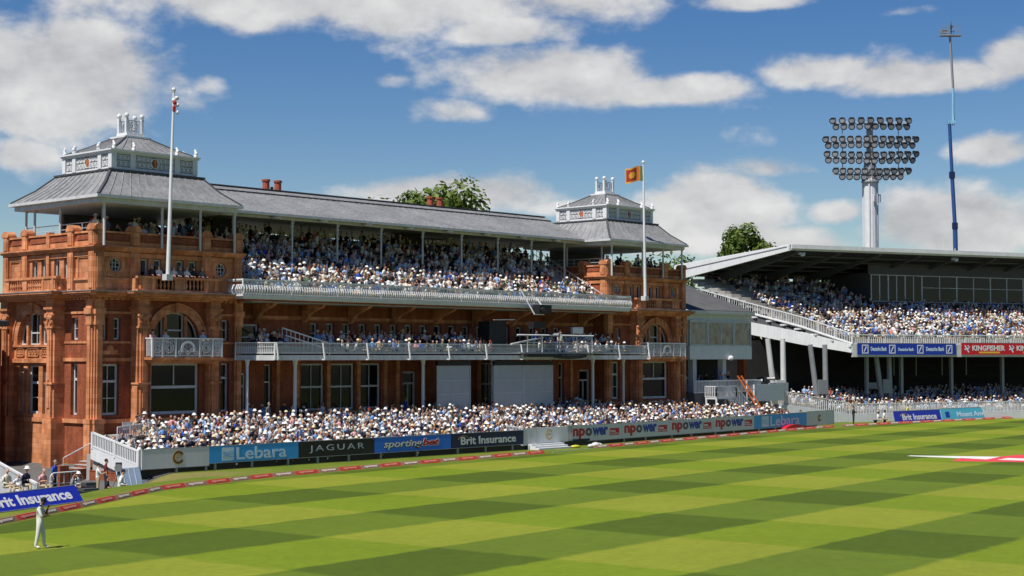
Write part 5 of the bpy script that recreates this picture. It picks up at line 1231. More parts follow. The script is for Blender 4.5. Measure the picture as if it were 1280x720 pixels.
for k in (-.6,0,.6): m.bar(ap+rr_*k+Vector((0,0,17.8)), ap+rr_*k+Vector((0,0,19.3 if k == 0 else 18.9)), .07, .07)
m.box(ap.x-.3, ap.x+.3, ap.y-.3, ap.y+.3, 18.0, 18.9)
tag(m.build('roof_aerial', OFFW), 'white aerials and masts standing on the stand roof', 'aerial')

# ================================================================== TREES
LEAF = bpy.data.materials.new('leaf')
def leaf_material(name, c0, c1):
    m = bpy.data.materials.new(name); m.use_nodes = True; nt = m.node_tree; N = nt.nodes; L = nt.links
    b = N['Principled BSDF']; b.inputs['Roughness'].default_value = .6; b.inputs['Specular IOR Level'].default_value = .3
    geo = N.new('ShaderNodeNewGeometry'); n = N.new('ShaderNodeTexNoise'); n.inputs['Scale'].default_value = .7; n.inputs['Detail'].default_value = 6; L.new(geo.outputs['Position'], n.inputs['Vector'])
    mr = N.new('ShaderNodeMapRange'); mr.inputs['From Min'].default_value = .35; mr.inputs['From Max'].default_value = .65; L.new(n.outputs['Fac'], mr.inputs['Value'])
    mx = N.new('ShaderNodeMix'); mx.data_type = 'RGBA'; L.new(mr.outputs[0], mx.inputs[0]); mx.inputs[6].default_value = (*[v*ALB for v in c0],1); mx.inputs[7].default_value = (*[v*ALB for v in c1],1)
    L.new(mx.outputs[2], b.inputs['Base Color'])
    tr = N.new('ShaderNodeBsdfTranslucent'); L.new(mx.outputs[2], tr.inputs['Color']); ms = N.new('ShaderNodeMixShader'); ms.inputs[0].default_value = .3
    L.new(b.outputs[0], ms.inputs[1]); L.new(tr.outputs[0], ms.inputs[2]); L.new(ms.outputs[0], N['Material Output'].inputs['Surface'])
    return m
bpy.data.materials.remove(LEAF)
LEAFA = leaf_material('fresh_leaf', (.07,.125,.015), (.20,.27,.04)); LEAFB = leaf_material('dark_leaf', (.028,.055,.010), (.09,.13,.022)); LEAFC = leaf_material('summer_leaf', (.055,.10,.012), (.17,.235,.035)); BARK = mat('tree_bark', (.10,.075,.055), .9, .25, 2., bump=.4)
def tree(label, x, y, h, rad, base, lf, seed, group='trees behind the stands', n=150, leaf=.34, flat=.8):
    rnd = random.Random(seed); o = thing('tree', label, 'tree', (x, y, 0), 0, group)
    t = MB(); t.cyl((0,0,-.2), (0,0,base+rad*.4), rad*.09, rad*.05, 9); lc = MB()
    cz = (h+base)/2; rz_ = (h-base)/2
    for k in range(9):
        a = k*2.4; e = rnd.uniform(.3,1.0); tip = (math.cos(a)*rad*.65*e, math.sin(a)*rad*.65*e, cz+rz_*rnd.uniform(-.3,.7)); t.cyl((0,0,base*.75+.2*k), tip, rad*.035, .05, 6)
    t.build('trunk', BARK, o, local=True)
    lobes = []
    for k in range(26):
        while True:
            p_ = Vector((rnd.uniform(-1,1), rnd.uniform(-1,1), rnd.uniform(-1,1)))
            if .35 < p_.length < 1: break
        lobes.append((p_*.78, rnd.uniform(.18,.34)))
    vs, fs = [], []
    for c_, r_ in lobes:
        for q in range(n):
            d = Vector((rnd.gauss(0,1), rnd.gauss(0,1), rnd.gauss(0,1))).normalized(); p_ = c_+d*r_*rnd.uniform(.6,1.12)
            P_ = Vector((p_.x*rad, p_.y*rad, cz+p_.z*rz_)); s_ = leaf*rnd.uniform(.6,1.3)
            nrm = (d+Vector((rnd.uniform(-.7,.7), rnd.uniform(-.7,.7), rnd.uniform(-.2,.9)))).normalized(); u = nrm.orthogonal().normalized(); a = rnd.uniform(0,6.28)
            u = (u*math.cos(a)+nrm.cross(u)*math.sin(a)); v = nrm.cross(u); k = len(vs)
            vs += [tuple(P_-u*s_), tuple(P_+v*s_*.55), tuple(P_+u*s_), tuple(P_-v*s_*.55)]; fs.append((k,k+1,k+2,k+3))
    lc.add(vs, fs); lc.build('crown', lf, o, local=True, recalc=False)
tree('bright green tree rising behind the pavilion roof, left of the pair', 107.4, 114.0, 25.8, 5.6, 12, LEAFA, 3, n=190)
tree('bright green tree rising behind the pavilion roof, right of the pair', 111.2, 111.6, 25.6, 5.6, 12, LEAFA, 5, n=190)
tree('low green tree showing between farther tower and stand roof', 166., 127., 22., 8., 9, LEAFC, 8)
tree('tall leafy tree rising over the white stand roof', 175.9, 118.2, 24.7, 5.2, 13, LEAFC, 11, n=230)
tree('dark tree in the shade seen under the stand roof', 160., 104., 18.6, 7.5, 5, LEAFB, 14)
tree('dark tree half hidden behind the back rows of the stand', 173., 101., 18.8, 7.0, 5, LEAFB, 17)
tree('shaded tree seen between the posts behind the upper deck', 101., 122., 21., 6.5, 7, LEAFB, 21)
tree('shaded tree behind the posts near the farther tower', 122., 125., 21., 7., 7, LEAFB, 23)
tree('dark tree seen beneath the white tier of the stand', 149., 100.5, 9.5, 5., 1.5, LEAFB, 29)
tree('dark tree at the left edge beside the nearer tower', 51., 118., 20., 6.5, 3, LEAFB, 25)

# neighbouring stand beyond the left edge (its shadow falls across the foot of the tower)
nb = thing('neighbouring_stand', 'dark roofed stand at the left edge beside the nearer tower', 'stand', (46, 103, 0))
m = MB(); m.box(36, 53.5, 94.9, 112, -1.2, 8.6); m.build('stand_wall', BRICK, nb)
m = MB(); m.loft([[(x,94.4,8.75),(x,94.4,9.1),(x,112,10.9),(x,112,8.6)] for x in (35,53.8)]); m.build('stand_roof', DSLATE, nb)

# ================================================================== PEOPLE
SKIN = [mat('fair_skin', S(225,170,140), .6, .06, 5.), mat('tanned_skin', S(190,130,95), .6, .06, 5.), mat('brown_skin', S(110,70,48), .6, .06, 5.)]
C = {}
for nm, rgb, wt in (('white',(228,228,224),36),('pale blue',(172,194,226),16),('cream',(228,216,192),8),('light blue',(120,160,215),8),('navy',(28,32,58),13),('black',(22,22,24),19),('pink',(225,165,165),4),('red',(150,45,45),1),('grey',(130,132,136),5),('green',(90,115,85),2),('beige',(196,172,136),6),('bright blue',(45,85,180),3)):  # navy and black weighted up to stand in for self-shadow between people
    C[nm] = (mat(nm.replace(' ','_')+'_cloth', S(*rgb), .85, .06, 6.), wt)
HAT = {'white hat': mat('white_hat', S(238,238,234), .8, .05, 5.), 'straw hat': mat('straw_hat', S(226,206,164), .85, .08, 5.), 'cream hat': mat('cream_hat', S(232,224,205), .8, .05, 5.), 'dark cap': mat('dark_cap', S(30,32,48), .8, .05, 5.), 'red cap': mat('red_cap', S(170,40,40), .8, .05, 5.)}
HAIR = {'grey hair': mat('grey_hair', S(150,148,145), .8, .1, 8.), 'brown hair': mat('brown_hair', S(75,52,36), .8, .1, 8.), 'dark hair': mat('dark_hair', S(28,24,22), .8, .1, 8.), 'fair hair': mat('fair_hair', S(190,155,105), .8, .1, 8.)}
TROUS = [mat('beige_trousers', S(190,172,140), .85, .06, 6.), mat('navy_trousers', S(34,38,56), .85, .06, 6.), mat('grey_trousers', S(110,110,112), .85, .06, 6.)]
def seg(mb, a, b, r0, r1, n, mi):
    mb.cyl(a, b, r0, r1, n, mi)
def ering(x, y, z, rx, ry, n): return [(x+rx*math.cos(2*math.pi*i/n), y+ry*math.sin(2*math.pi*i/n), z) for i in range(n)]
def sitter(rnd, hat, n=8, full=True, standing=False):
    """one seated (or standing) spectator facing -y; slots: 0 skin 1 shirt 2 trousers 3 hair 4 hat"""
    m = MB(); ln = rnd.uniform(-.08,.30); sc = rnd.uniform(.86,1.12); roll = rnd.uniform(-.13,.13); dz = .42 if standing else 0
    def Y(z): return .06+ln*(z-.4)*-1.0 if z > .4 else .0
    tors = [(.40,.17,.12),(.55,.165,.125),(.75,.185,.125),(.90,.195,.11),(.985,.15,.09),(1.03,.062,.06)]
    m.loft([ering(0, Y(z), z+dz, rx, ry, n) for z, rx, ry in tors], 1)
    m.cyl((0,Y(1.02),1.02+dz), (0,Y(1.1)-.01,1.10+dz), .052, .055, max(5,n-2), 0)
    hx = rnd.uniform(-.03,.03); hy = Y(1.2)-.03; hz = 1.19+dz
    m.ball((hx,hy,hz), .078, .095, .118, n, 5 if full else 4, 0)
    if full: m.ball((hx+rnd.uniform(-.03,.03),hy-.095,hz-.01), .018, .028, .022, 5, 3, 0)
    m.ball((hx,hy+.02,hz+.035), .085, .095, .098, n, 4, 3)
    if hat == 'brim':
        m.lathe(hx, hy, [(.165,hz+.045),(.16,hz+.058),(.105,hz+.072),(.098,hz+.15),(.06,hz+.175)], n+1, 4)
    elif hat == 'cap':
        m.lathe(hx, hy+.01, [(.095,hz+.04),(.092,hz+.09),(.05,hz+.135)], n, 4); m.box(hx-.07, hx+.07, hy-.2, hy-.08, hz+.045, hz+.06, 4)
    raise_ = rnd.random() < .2; cross = rnd.random() < .3
    na = max(4, n-3)
    for s_ in (-1, 1):
        sh = (s_*.205, Y(.93), .93+dz)
        if standing: el, ha = (s_*.27, Y(.7)-.02, .66+dz), (s_*.2, -.16 if cross else -.05, .62+dz if cross else .45+dz)
        elif raise_ and s_ > 0: el, ha = (s_*.27, -.16, .88), (s_*.10, -.16, 1.14)
        elif cross: el, ha = (s_*.24, -.04, .68), (-s_*.06, -.22, .70)
        else: el, ha = (s_*.25, -.03, .66), (s_*rnd.uniform(.06,.16), -.28, .58)
        short = rnd.random() < .55
        m.cyl(sh, el, .060, .050, na, 1); m.cyl(el, ha, .045, .033, na, 0 if short else 1); m.ball(ha, .043, .05, .035, na, 3, 0)
        if standing:
            m.cyl((s_*.09,.05,.45+dz), (s_*.10,.05,.45), .095, .07, na+1, 2); m.cyl((s_*.10,.05,.46), (s_*.11,.07,.06), .066, .045, na+1, 2); m.box(s_*.11-.05, s_*.11+.05, -.12, .12, 0, .08, 3)
        else:
            kx = s_*rnd.uniform(.09,.16); m.cyl((s_*.09,.0,.45), (kx,-.44,.48), .088, .064, na+1, 2)
            if full: m.cyl((kx,-.43,.47), (kx,-.45,.07), .058, .042, na+1, 2); m.box(kx-.045, kx+.045, -.62, -.38, 0, .08, 3)
    if not standing and rnd.random() < .16:      # newspaper or scorecard on the lap
        m.loft([[(-.2,-.36,.60),(.2,-.36,.60),(.2,-.20,.78),(-.2,-.20,.78)], [(-.2,-.35,.59),(.2,-.35,.59),(.2,-.19,.77),(-.2,-.19,.77)]], 4)
    for i, v in enumerate(m.v): m.v[i] = ((v[0]+roll*max(0,v[2]-.45))*sc, v[1]*sc, v[2]*sc)
    return m
rnd = random.Random(42)
shirts = list(C); sw = [C[k][1] for k in shirts]
def pick():
    shirt = rnd.choices(shirts, sw)[0]; h_ = rnd.choices(['white hat','straw hat','cream hat','dark cap','red cap',None], [19,6,5,7,1,62])[0]
    hair = rnd.choices(list(HAIR), [32,30,28,10])[0]; return shirt, h_, hair, rnd.choices([0,1,2],[62,28,10])[0], rnd.choice([0,1,2,0])
# every seat: (x, y, floor z, facing rotation, fill chance)
seats = []
ROWN = ['front','second','third','fourth','fifth','sixth','seventh','eighth','ninth','tenth','eleventh']
for r_ in range(ROWS):
    x = TX0+.55 if r_ < 5 else 56.6
    if r_ >= 5: x = 57.4
    while x < (128.5 if r_ < 6 else 119 if r_ < 9 else 107.5):
        y = tfront(x)+r_*RD+.5; seats.append(('terrace', r_, x, y, RZ0+r_*RZ)); x += rnd.uniform(.50,.62)
front = [q for q in seats if rnd.random() < .90]
dist_ = lambda q: math.hypot(q[2], q[3])
front.sort(key=dist_)
NEAR = 262
indiv, rest = front[:NEAR], [(q[2],q[3],q[4],0.) for q in front[NEAR:]]
bnames = ['white end panel','sky blue board','black board','bright blue board','navy board']
def bidx(x):
    for k in range(5):
        if x < xs_b[k+1]: return k
    return 4
templ = {}
def individual(shirt, h_, hair, sk, tr, kind):
    key = (shirt, h_, hair if not h_ else 'x', sk, tr, kind)
    if key not in templ:
        mb = sitter(rnd, None if not h_ else ('cap' if 'cap' in h_ else 'brim'), 9, True, kind == 'stand')
        templ[key] = mb.mesh('person', [SKIN[sk], C[shirt][0], TROUS[tr], HAIR[hair], HAT.get(h_, HAT['white hat'])], smooth=True)
    return templ[key]
def put_person(me, label, x, y, z, rz, group=None):
    o = bpy.data.objects.new('person', me); COL.objects.link(o); o.location = (x,y,z); o.rotation_euler = (0,0,rz); WM[o.name] = Matrix.Identity(4); return tag(o, label, 'person', group)
indiv.sort(key=lambda q: (q[1], q[2])); cnt = {}
for _, r_, x, y, z in indiv:
    k = bidx(x); cnt[(r_,k)] = cnt.get((r_,k), 0)+1
    shirt, h_, hair, sk, tr = pick()
    put_person(individual(shirt, h_, hair, sk, tr, 'sit'), '%s shirt, %s, %s row, %s from left behind the %s' % (shirt, h_ or hair, ROWN[r_], ordn(cnt[(r_,k)]), bnames[k]), x, y+rnd.uniform(-.12,.10), z, rnd.uniform(-.9,.9), 'spectators on the front terrace')
# the rest of the crowd: too many to count, one object
x_ = None
for r_ in range(11):       # upper deck
    x = X0+.5
    while x < X1-.4:
        if not (x > 105.2 and r_ > 3) and rnd.random() < (.93 if r_ < 8 else .8): rest.append((x, 86.75+.84*r_+.45+rnd.uniform(-.06,.06), 10.98+.455*r_, rnd.uniform(-.9,.9)))
        x += rnd.uniform(.5,.64)
    if r_ >= 8:
        x = X0+1
        while x < X1: 
            if rnd.random() < .35: rest.append((x, 86.75+.84*r_+.6, 10.98+.455*r_, 9.))
            x += 1.1
for r_, (y, z) in enumerate(((85.98,6.75),(86.85,7.05),(87.8,7.4))):
    x = 68.6 if r_ else 69.6
    while x < 108.5:
        if not (71.2 < x < 74.6) and not (91.0 < x < 96.8) and rnd.random() < (.96 if x > 74 else .7): rest.append((x, y, z, rnd.uniform(-.9,.9)))
        x += rnd.uniform(.5,.66)
for cx in (CXL, CXR):     # tower roof terraces
    for k in range(34): rest.append((cx+rnd.uniform(-4.2,5.0), rnd.uniform(88.9,92.5), 14.3, 9. if rnd.random() < .6 else rnd.uniform(-1,1)))
for k in range(60): rest.append((rnd.uniform(68.5,107), rnd.uniform(87.9,89.1), 1.74, rnd.choice([9.,rnd.uniform(-1,1)])))
GR = math.atan2(-.366,.9306)
for r_ in range(1, NR):
    y = 1.3+.88*r_; x = side_x(y)+.6
    while x < (47 if r_ < 12 else 19.6):
        if rnd.random() < (.95 if r_ < 9 else .8 if r_ < 13 else .5):
            p_ = G(x, y+.45, 7.9+.365*r_); rest.append((p_[0], p_[1], p_[2], GR+rnd.uniform(-.9,.9)))
        x += rnd.uniform(.5,.63)
for r_ in range(9):
    x = 6.8 if r_ else 7.2
    if 0 < r_ < 5: x = -1.6
    while x < 46:
        if rnd.random() < .90:
            p_ = G(x, -.6+.88*r_+.45, .62+.2*r_+(max(0, 6.4-x)*.13 if x < 6.4 else 0)); rest.append((p_[0], p_[1], p_[2], GR+rnd.uniform(-.9,.9)))
        x += rnd.uniform(.5,.63)
for k in range(16): rest.append((rnd.uniform(121,130), rnd.uniform(87.6,90.5), 3.3, 9.))
def crowd():
    pal = []; index = {}
    def mi(m):
        if m.name not in index: index[m.name] = len(pal); pal.append(m)
        return index[m.name]
    T = {}
    for st in (False, True):
        for hat in (None,'brim','cap'):
            T[(st,hat)] = [sitter(rnd, hat, 6, False, st) for _ in range(14)]
    V, Fc, Mi = [], [], []
    for x, y, z, rz in rest:
        st = rz > 5; rz = rnd.uniform(-1.2,1.2) if st else rz
        shirt, h_, hair, sk, tr = pick()
        if st and rnd.random() < .5: shirt = rnd.choice(['navy','black','white','grey'])
        t = rnd.choice(T[(st, None if not h_ else ('cap' if 'cap' in h_ else 'brim'))])
        mm = [mi(SKIN[sk]), mi(C[shirt][0]), mi(TROUS[tr]), mi(HAIR[hair]), mi(HAT.get(h_, HAT['white hat']))]
        c, s_ = math.cos(rz), math.sin(rz); o = len(V)
        V += [(x+a*c-b*s_, y+a*s_+b*c, z+d) for a, b, d in t.v]
        Fc += [tuple(i+o for i in f) for f in t.f]; Mi += [mm[i] for i in t.m]
    me = bpy.data.meshes.new('spectator_crowd'); me.from_pydata(V, [], Fc)
    for p_ in pal: me.materials.append(p_)
    me.polygons.foreach_set('material_index', Mi); me.polygons.foreach_set('use_smooth', [True]*len(Fc)); me.update()
    o = bpy.data.objects.new('spectator_crowd', me); COL.objects.link(o)
    tag(o, 'dense crowd in pale shirts and sun hats filling the decks and stands', 'crowd', None, 'stuff')
    print('CROWD', len(rest), len(Fc))
crowd()

# ---- standing figures grown from a skeleton into one continuous body
def body(nodes, edges, mats, name='body', sub=2):
    """nodes: name -> ((x,y,z), radius); edges: (a, b, slot); returns one smooth mesh with clothing regions"""
    keys = list(nodes); me = bpy.data.meshes.new(name); me.from_pydata([nodes[k][0] for k in keys], [(keys.index(a), keys.index(b)) for a, b, _ in edges], [])
    o = bpy.data.objects.new(name, me); COL.objects.link(o)
    sk = o.modifiers.new('skin', 'SKIN'); sk.use_smooth_shade = True; ss = o.modifiers.new('sub', 'SUBSURF'); ss.levels = sub; ss.render_levels = sub
    lay = me.skin_vertices[0].data
    for i, k in enumerate(keys): lay[i].radius = (nodes[k][1], nodes[k][1]*(nodes[k][2] if len(nodes[k]) > 2 else 1)); lay[i].use_root = (k == 'pelvis')
    bpy.context.view_layer.update()
    out = bpy.data.meshes.new_from_object(o.evaluated_get(bpy.context.evaluated_depsgraph_get())); bpy.data.objects.remove(o)
    out.materials.clear()
    for m in mats: out.materials.append(m)
    E_ = [(Vector(nodes[a][0]), Vector(nodes[b][0]), (nodes[a][1]+nodes[b][1])/2, s_) for a, b, s_ in edges]
    for p_ in out.polygons:
        c = p_.center; best = None
        for a, b, r_, s_ in E_:
            t = max(0, min(1, (c-a).dot(b-a)/max(1e-9, (b-a).length_squared))); d = (c-(a+(b-a)*t)).length-r_
            if best is None or d < best[0]: best = (d, s_)
        p_.material_index = best[1]; p_.use_smooth = True
    return out
def pose(kind):
    n = dict(pelvis=((0,0,.95),.135), waist=((0,0,1.10),.125), chest=((0,.01,1.32),.155), collar=((0,.0,1.48),.075), neck=((0,-.02,1.555),.054), jaw=((0,-.045,1.63),.078), skull=((0,-.035,1.715),.088),
             sr=((.18,.01,1.42),.072), sl_=((-.18,.01,1.42),.072), hr=((.09,0,.88),.105), hl=((-.09,0,.88),.105))
    if kind == 'fielder':
        n.update(neck=((0,-.05,1.55),.054), jaw=((0,-.115,1.60),.076), skull=((0,-.125,1.69),.086), er=((.23,-.13,1.17),.05), wr=((.06,-.25,1.42),.034), el=((-.23,-.12,1.14),.05), wl=((.10,-.22,1.15),.034),
                 kr=((.11,-.09,.49),.078), ar=((.12,-.12,.09),.052), tr=((.13,-.29,.045),.044), kl=((-.11,.04,.49),.078), al=((-.12,.12,.09),.052), tl=((-.13,-.05,.045),.044))
    elif kind == 'lean':
        n.update(er=((.26,-.10,1.16),.05), wr=((.2,-.34,1.12),.034), el=((-.26,-.10,1.16),.05), wl=((-.2,-.34,1.12),.034))
    elif kind == 'operator':
        n.update(er=((.25,-.18,1.22),.05), wr=((.12,-.42,1.30),.034), el=((-.25,-.15,1.18),.05), wl=((-.1,-.40,1.26),.034))
    else:
        n.update(er=((.25,.03,1.13),.05), wr=((.24,-.06,.88),.034), el=((-.25,.03,1.13),.05), wl=((-.24,-.06,.88),.034))
    if 'kr' not in n:
        n.update(kr=((.11,-.02,.49),.074), ar=((.12,.02,.09),.048), tr=((.14,-.15,.045),.042), kl=((-.11,.0,.49),.074), al=((-.12,.02,.09),.048), tl=((-.14,-.15,.045),.042))
    e = [('pelvis','waist',1),('waist','chest',1),('chest','collar',1),('collar','neck',0),('neck','jaw',0),('jaw','skull',0),('chest','sr',1),('chest','sl_',1),('sr','er',1),('er','wr',5),('sl_','el',1),('el','wl',5),
         ('pelvis','hr',2),('pelvis','hl',2),('hr','kr',2),('kr','ar',2),('ar','tr',4),('hl','kl',2),('kl','al',2),('al','tl',4)]
    return n, e
def hand(mb, w, d, s_):
    """palm, four curled fingers of unequal length and a thumb leaving the side of the palm"""
    w = Vector(w); d = Vector(d).normalized(); side = d.cross(Vector((0,0,1))).normalized()*s_; up_ = side.cross(d).normalized()
    mb.ball(tuple(w+d*.05), .036, .036, .028, 8, 5)
    for k, L_ in enumerate((.066,.076,.070,.054)):
        b_ = w+d*.082+side*(.027-.018*k); m1 = b_+d*L_*.55-up_*.006; m2 = m1+d*L_*.3-up_*L_*.45
        mb.cyl(b_, m1, .0095, .009, 6); mb.cyl(m1, m2, .009, .007, 6)
    t0 = w+d*.025+side*.03; t1 = t0+d*.03+side*.028; mb.cyl(t0, t1, .011, .010, 6); mb.cyl(t1, t1+d*.03-up_*.006, .010, .008, 6)
POSES = {}
def figure(label, x, y, z, rz, kind, shirt, trs, sk=0, hair=None, hat=None, sleeves=False, shoes=None, group=None, s_=1.0):
    n, e = pose(kind); mats = [SKIN[sk], shirt, trs, shirt, shoes or HAIR['dark hair'], shirt if sleeves else SKIN[sk]]
    o = thing('person', label, 'person', (x,y,z), rz, group)
    me = body(n, e, mats); b_ = bpy.data.objects.new('body', me); at_child(b_, o)
    jx, jy, jz = n['jaw'][0]; sx, sy, sz = n['skull'][0]
    m = MB(); m.ball((sx,sy+.022,sz+.022), .096, .100, .098, 12, 8); m.box(sx-.075, sx+.075, sy+.04, sy+.1, sz-.09, sz) if False else None; m.build('hair', hair or HAIR['brown hair'], o, local=True, smooth=True)
    m = MB(); m.ball((jx,jy-.084,jz+.035), .014, .024, .026, 6, 4)
    for q in (-1,1): m.ball((sx+q*.088,sy+.0,jz+.045), .014, .024, .034, 6, 4)
    m.build('nose_and_ears', SKIN[sk], o, local=True, smooth=True)
    m = MB()
    for q in (-1,1): m.ball((jx+q*.032,jy-.082,jz+.072), .012, .008, .008, 6, 4)
    m.box(jx-.024, jx+.024, jy-.080, jy-.074, jz-.018, jz-.010); m.build('eyes_and_mouth', HAIR['dark hair'], o, local=True)
    for w_, e_, q in (('wr','er',1),('wl','el',-1)):
        m = MB(); d = Vector(n[w_][0])-Vector(n[e_][0]); hand(m, n[w_][0], d, -q); m.build('hand', SKIN[sk], o, local=True, smooth=True)
    if hat:
        m = MB()
        if 'cap' in hat: m.lathe(sx, sy+.01, [(.104,sz+.02),(.102,sz+.07),(.06,sz+.125)], 12); m.box(sx-.075, sx+.075, sy-.22, sy-.08, sz+.025, sz+.04); m.build('cap', HAT[hat], o, local=True)
        else: m.lathe(sx, sy+.01, [(.185,sz+.03),(.18,sz+.045),(.11,sz+.06),(.102,sz+.13),(.06,sz+.15)], 14); m.build('hat', HAT[hat], o, local=True)
    if s_ != 1: o.scale = (s_,s_,s_)
    return o
CW = mat('cricket_whites', (.78,.76,.68), .85, .05, 8.); DJ = mat('dark_jacket', (.02,.021,.026), .8, .1, 5.); GSUIT = mat('grey_suit_cloth', (.16,.165,.165), .85, .08, 5.); YJ = mat('yellow_jacket', S(225,215,70), .8, .05, 5.)
fig = figure('lone fielder in cricket whites with folded arms, head bowed, near the left boundary', 29.75, 49.95, .006, AZ, 'fielder', CW, CW, 2, HAIR['dark hair'], None, False, CW, s_=1.0)
W_, PB, BB, PK, NV_ = C['white'][0], C['pale blue'][0], C['bright blue'][0], C['pink'][0], C['navy'][0]
figure('steward in bright blue standing by the white barrier at lower left', 46.3, 76.3, -.68, .5, 'stand', BB, TROUS[1], 0, HAIR['grey hair'])
figure('man in dark red shirt standing behind the tripod camera at lower left', 48.4, 74.6, -.64, 1.1, 'stand', mat('dark_red_cloth', S(105,28,26), .85, .08, 5.), TROUS[1], 0, HAIR['dark hair'])
figure('television operator in white shirt bent to a camera at lower left', 47.0, 73.2, -.60, 1.2, 'operator', W_, TROUS[0], 0, HAIR['brown hair'], 'dark cap', s_=.93)
me = individual('white', 'white hat', 'grey hair', 0, 0, 'sit'); put_person(me, 'man in white shirt and sun hat sitting behind the blue leaning board', 45.9, 73.4, -.62, .4)
for k, (x, y, sh, hh, lab) in enumerate(((42.2,74.2,'cream',None,'leftmost'),(42.75,74.2,'white',None,'second'),(43.3,74.2,'navy','white hat','third'),(43.8,73.4,'pink',None,'rightmost'))):
    put_person(individual(sh, hh, 'grey hair', 0, 0, 'sit'), '%s of the four spectators behind the leaning blue board, %s top' % (lab, sh), x, y, -.42, .25, 'spectators at the lower left wall')
for k, (u, sh, hair) in enumerate(((-1.75,DJ,'grey hair'),(-1.2,W_,'grey hair'),(-.55,DJ,'brown hair'),(.0,W_,'fair hair'),(.5,GSUIT,'grey hair'),(1.05,W_,'grey hair'),(1.6,DJ,'brown hair'),(2.3,GSUIT,'fair hair'))):
    figure('%s of eight people leaning on the nearer tower balustrade, %s clothes' % (ORD[k+1], {'dark_jacket':'dark','white_cloth':'white','grey_suit_cloth':'grey'}[sh.name]), CXL+u, 87.66, 11.03, 0, 'lean', sh, TROUS[1], 0, HAIR[hair], None, True, group='people on the tower balustrade')
for x, y, sh, lab in ((59.85,86.95,PK,'person in pink at the left end of the nearer ornate balcony'),(60.9,87.0,W_,'person in white at the middle of the nearer ornate balcony'),(63.75,86.8,PB,'person in pale blue at the right end of the nearer ornate balcony')):
    figure(lab, x, y, 6.73, 0, 'lean', sh, TROUS[0], 0, HAIR['brown hair'])
figure('man in cream shirt standing at the left end of the lower balcony', 68.75, 86.9, 6.73, .4, 'stand', C['cream'][0], TROUS[0], 0, HAIR['grey hair'])
figure('person in white standing by the door at the lower balcony end', 69.6, 88.5, 6.73, -.3, 'stand', W_, TROUS[1], 0, HAIR['brown hair'])
figure('grey haired man in grey suit standing at the back of the terrace', 69.3, 86.7, 1.75, .3, 'stand', GSUIT, GSUIT, 0, HAIR['grey hair'], None, True)
figure('man in black suit standing beside the second white column', 71.1, 87.2, 1.75, -.3, 'stand', DJ, DJ, 0, HAIR['dark hair'], None, True)
figure('television operator in bright blue on the balcony camera platform', 96.3, 85.75, 7.11, .6, 'operator', BB, TROUS[1], 0, HAIR['dark hair'])
figure('man in white working on the balcony camera platform, right of the blue shirt', 99.4, 85.8, 7.11, -.3, 'stand', W_, TROUS[1], 0, HAIR['brown hair'])
figure('person in pale clothes on top of the nearer tower, behind the parapet', 57.4, 90.0, 14.32, -.9, 'stand', C['cream'][0], TROUS[0], 0, HAIR['grey hair'], 'cream hat')
figure('camera operator in black crouched in the boom lift basket', 208.7, 105.4, 53.2, .7, 'operator', DJ, DJ, 0, HAIR['dark hair'], None, True)
figure('black clad camera operator by the far white fence', 137.9, 80.6, 0, .4, 'operator', DJ, DJ, 0, HAIR['dark hair'], None, True)
for x, y, lab in ((139.9,78.95,'left'),(140.9,78.9,'right')):
    put_person(individual('white', 'dark cap' if lab == 'left' else None, 'dark hair', 2, 0, 'sit'), 'seated cricketer in white by the far boundary, %s of the two' % lab, x, y, .02, .5)
m = MB(); m.box(139.4,141.5,78.9,79.3,.38,.44)
for x in (139.5,141.3): m.box(x,x+.08,78.95,79.25,0,.38)
tag(m.build('players_bench', BLACK), 'black bench under two seated cricketers at the far boundary', 'bench')
figure('steward in yellow jacket standing behind the far deep blue board', 147.6, 79.9, .0, .2, 'stand', YJ, TROUS[1], 0, HAIR['brown hair'], None, True)
for x, y, sh, hh, lab in ((46.5,71.5,'black',None,'television crew member in black sitting on the grass edge near equipment cases'),(47.1,71.2,'white','dark cap','television crew member in white and dark cap sitting by the tripod camera'),(45.3,72.9,'grey',None,'television crew member in grey sitting behind the end of the blue board')):
    put_person(individual(sh, hh, 'dark hair', 0, 1, 'sit'), lab, x, y, -.62, .8)
# equipment in the lower left corner
camera_rig('television_camera', 'large television camera on a tripod beside the pale blue flat', 47.7, 72.3, -.66, 1.05, -.6)
o = thing('lighting_flat', 'pale blue panelled flat leaning on its dark frame by the stair', 'panel', (48.9, 73.9, -.66), math.atan2(.63, 2.13))
m = MB(); m.loft([[(0,0,.0),(1.95,0,.0),(2.2,.55,1.25),(.25,.55,1.25)], [(0,.06,.0),(1.95,.06,.0),(2.2,.61,1.25),(.25,.61,1.25)]]); m.build('panel', mat('pale_blue_flat', S(175,195,220), .6, .05, 2.), o, local=True)
m = MB()
for t in (.25,.5,.75): m.bar((lerp(0,1.95,t),-.012,.02), (lerp(.25,2.2,t),.538,1.24), .03, .012)
m.build('panel_seam', GREYP, o, local=True)
m = MB(); m.bar((2.0,.1,0), (2.25,.6,1.25), .06, .06); m.bar((2.25,.62,1.25), (2.35,1.2,0), .06, .06); m.loft([[(2.0,.12,0),(2.24,.6,1.22),(2.34,1.15,0)], [(2.03,.12,0),(2.27,.6,1.22),(2.37,1.15,0)]]); m.build('support_frame', BLACK, o, local=True)
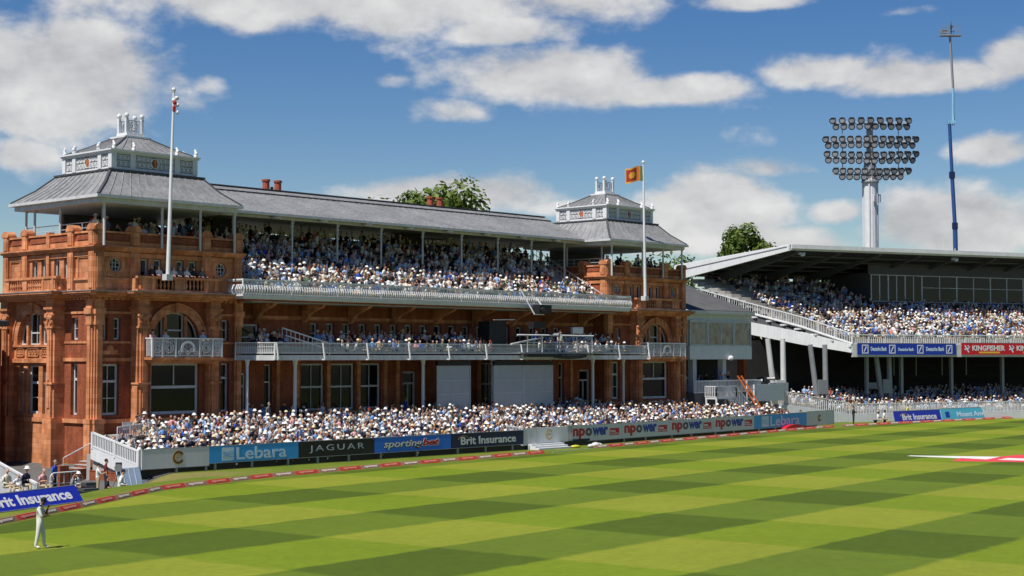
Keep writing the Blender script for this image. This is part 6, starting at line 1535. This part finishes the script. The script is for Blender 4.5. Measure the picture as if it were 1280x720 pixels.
for k, (x, y, z, w_, d_, h_, lab) in enumerate(((45.6,71.9,-.6,.9,.6,.5,'large black equipment case on the ground behind the leaning board'),(46.3,71.6,-.6,.7,.5,.35,'low black equipment case beside the tripod feet'),(46.0,72.5,-.6,.6,.5,.75,'upright black equipment case under the operator in white'))):
    o = thing('equipment_case', lab, 'equipment case', (x, y, z)); m = MB(); m.box(-w_/2,w_/2,-d_/2,d_/2,0,h_*.75); m.build('case_body', BLACK, o, local=True)
    m = MB(); m.box(-w_/2,w_/2,-d_/2,d_/2,h_*.76,h_); m.build('lid', DSLATE, o, local=True)
    m = MB(); m.box(-w_/2-.01,w_/2+.01,-d_/2-.012,-d_/2,h_*.72,h_*.78); m.bar((-.15,-d_/2-.05,h_*.5),(.15,-d_/2-.05,h_*.5),.03,.03); m.build('trim_and_handle', STEEL, o, local=True)
m = MB(); m.cyl((44.7,74.1,-.55),(44.7,74.1,.35),.035,n=8); m.cyl((44.95,74.1,.62),(46.5,74.35,.62),.035,n=8)
for k in range(5):
    t0, t1 = k/5*math.pi/2, (k+1)/5*math.pi/2
    m.cyl((44.95-.25*math.cos(t0),74.1,.37+.25*math.sin(t0)),(44.95-.25*math.cos(t1),74.1,.37+.25*math.sin(t1)),.035,n=8)
m.cyl((46.5,74.35,-.55),(46.5,74.35,.62),.035,n=8); m.cyl((44.7,74.1,.05),(46.5,74.35,.05),.025,n=6)
for k in range(1,4): m.cyl((lerp(44.7,46.5,k/4),lerp(74.1,74.35,k/4),-.5),(lerp(44.7,46.5,k/4),lerp(74.1,74.35,k/4),.6),.018,n=6)
tag(m.build('crowd_barrier', WHITE), 'white tubular barrier beside the steward in bright blue', 'barrier')
lw_ = thing('sloping_side_wall', 'white sloping slatted wall at the lower left edge behind four spectators', 'wall', (44, 76, 0))
m = MB(); picket_run(m, (45.2,81.0), (43.2,72.9), .1, 1.05, -.75, .22, .22, .07, .14); m.build('picket_rail', WHITE, lw_)
m = MB(); m.bar((45.2,81.0,-.25), (43.2,72.9,-.95), .14, .7); m.build('wall_base', OFFW, lw_)
# railings and a parasol behind the upper deck, seen between the posts
m = MB(); m.lathe(97.5, 100.5, [(2.6,17.0),(1.6,17.35),(.1,17.55)], 14); m.cyl((97.5,100.5,10.5),(97.5,100.5,17.0),.05,n=6); tag(m.build('parasol', OFFW), 'white parasol open behind the back row of the upper deck', 'parasol')
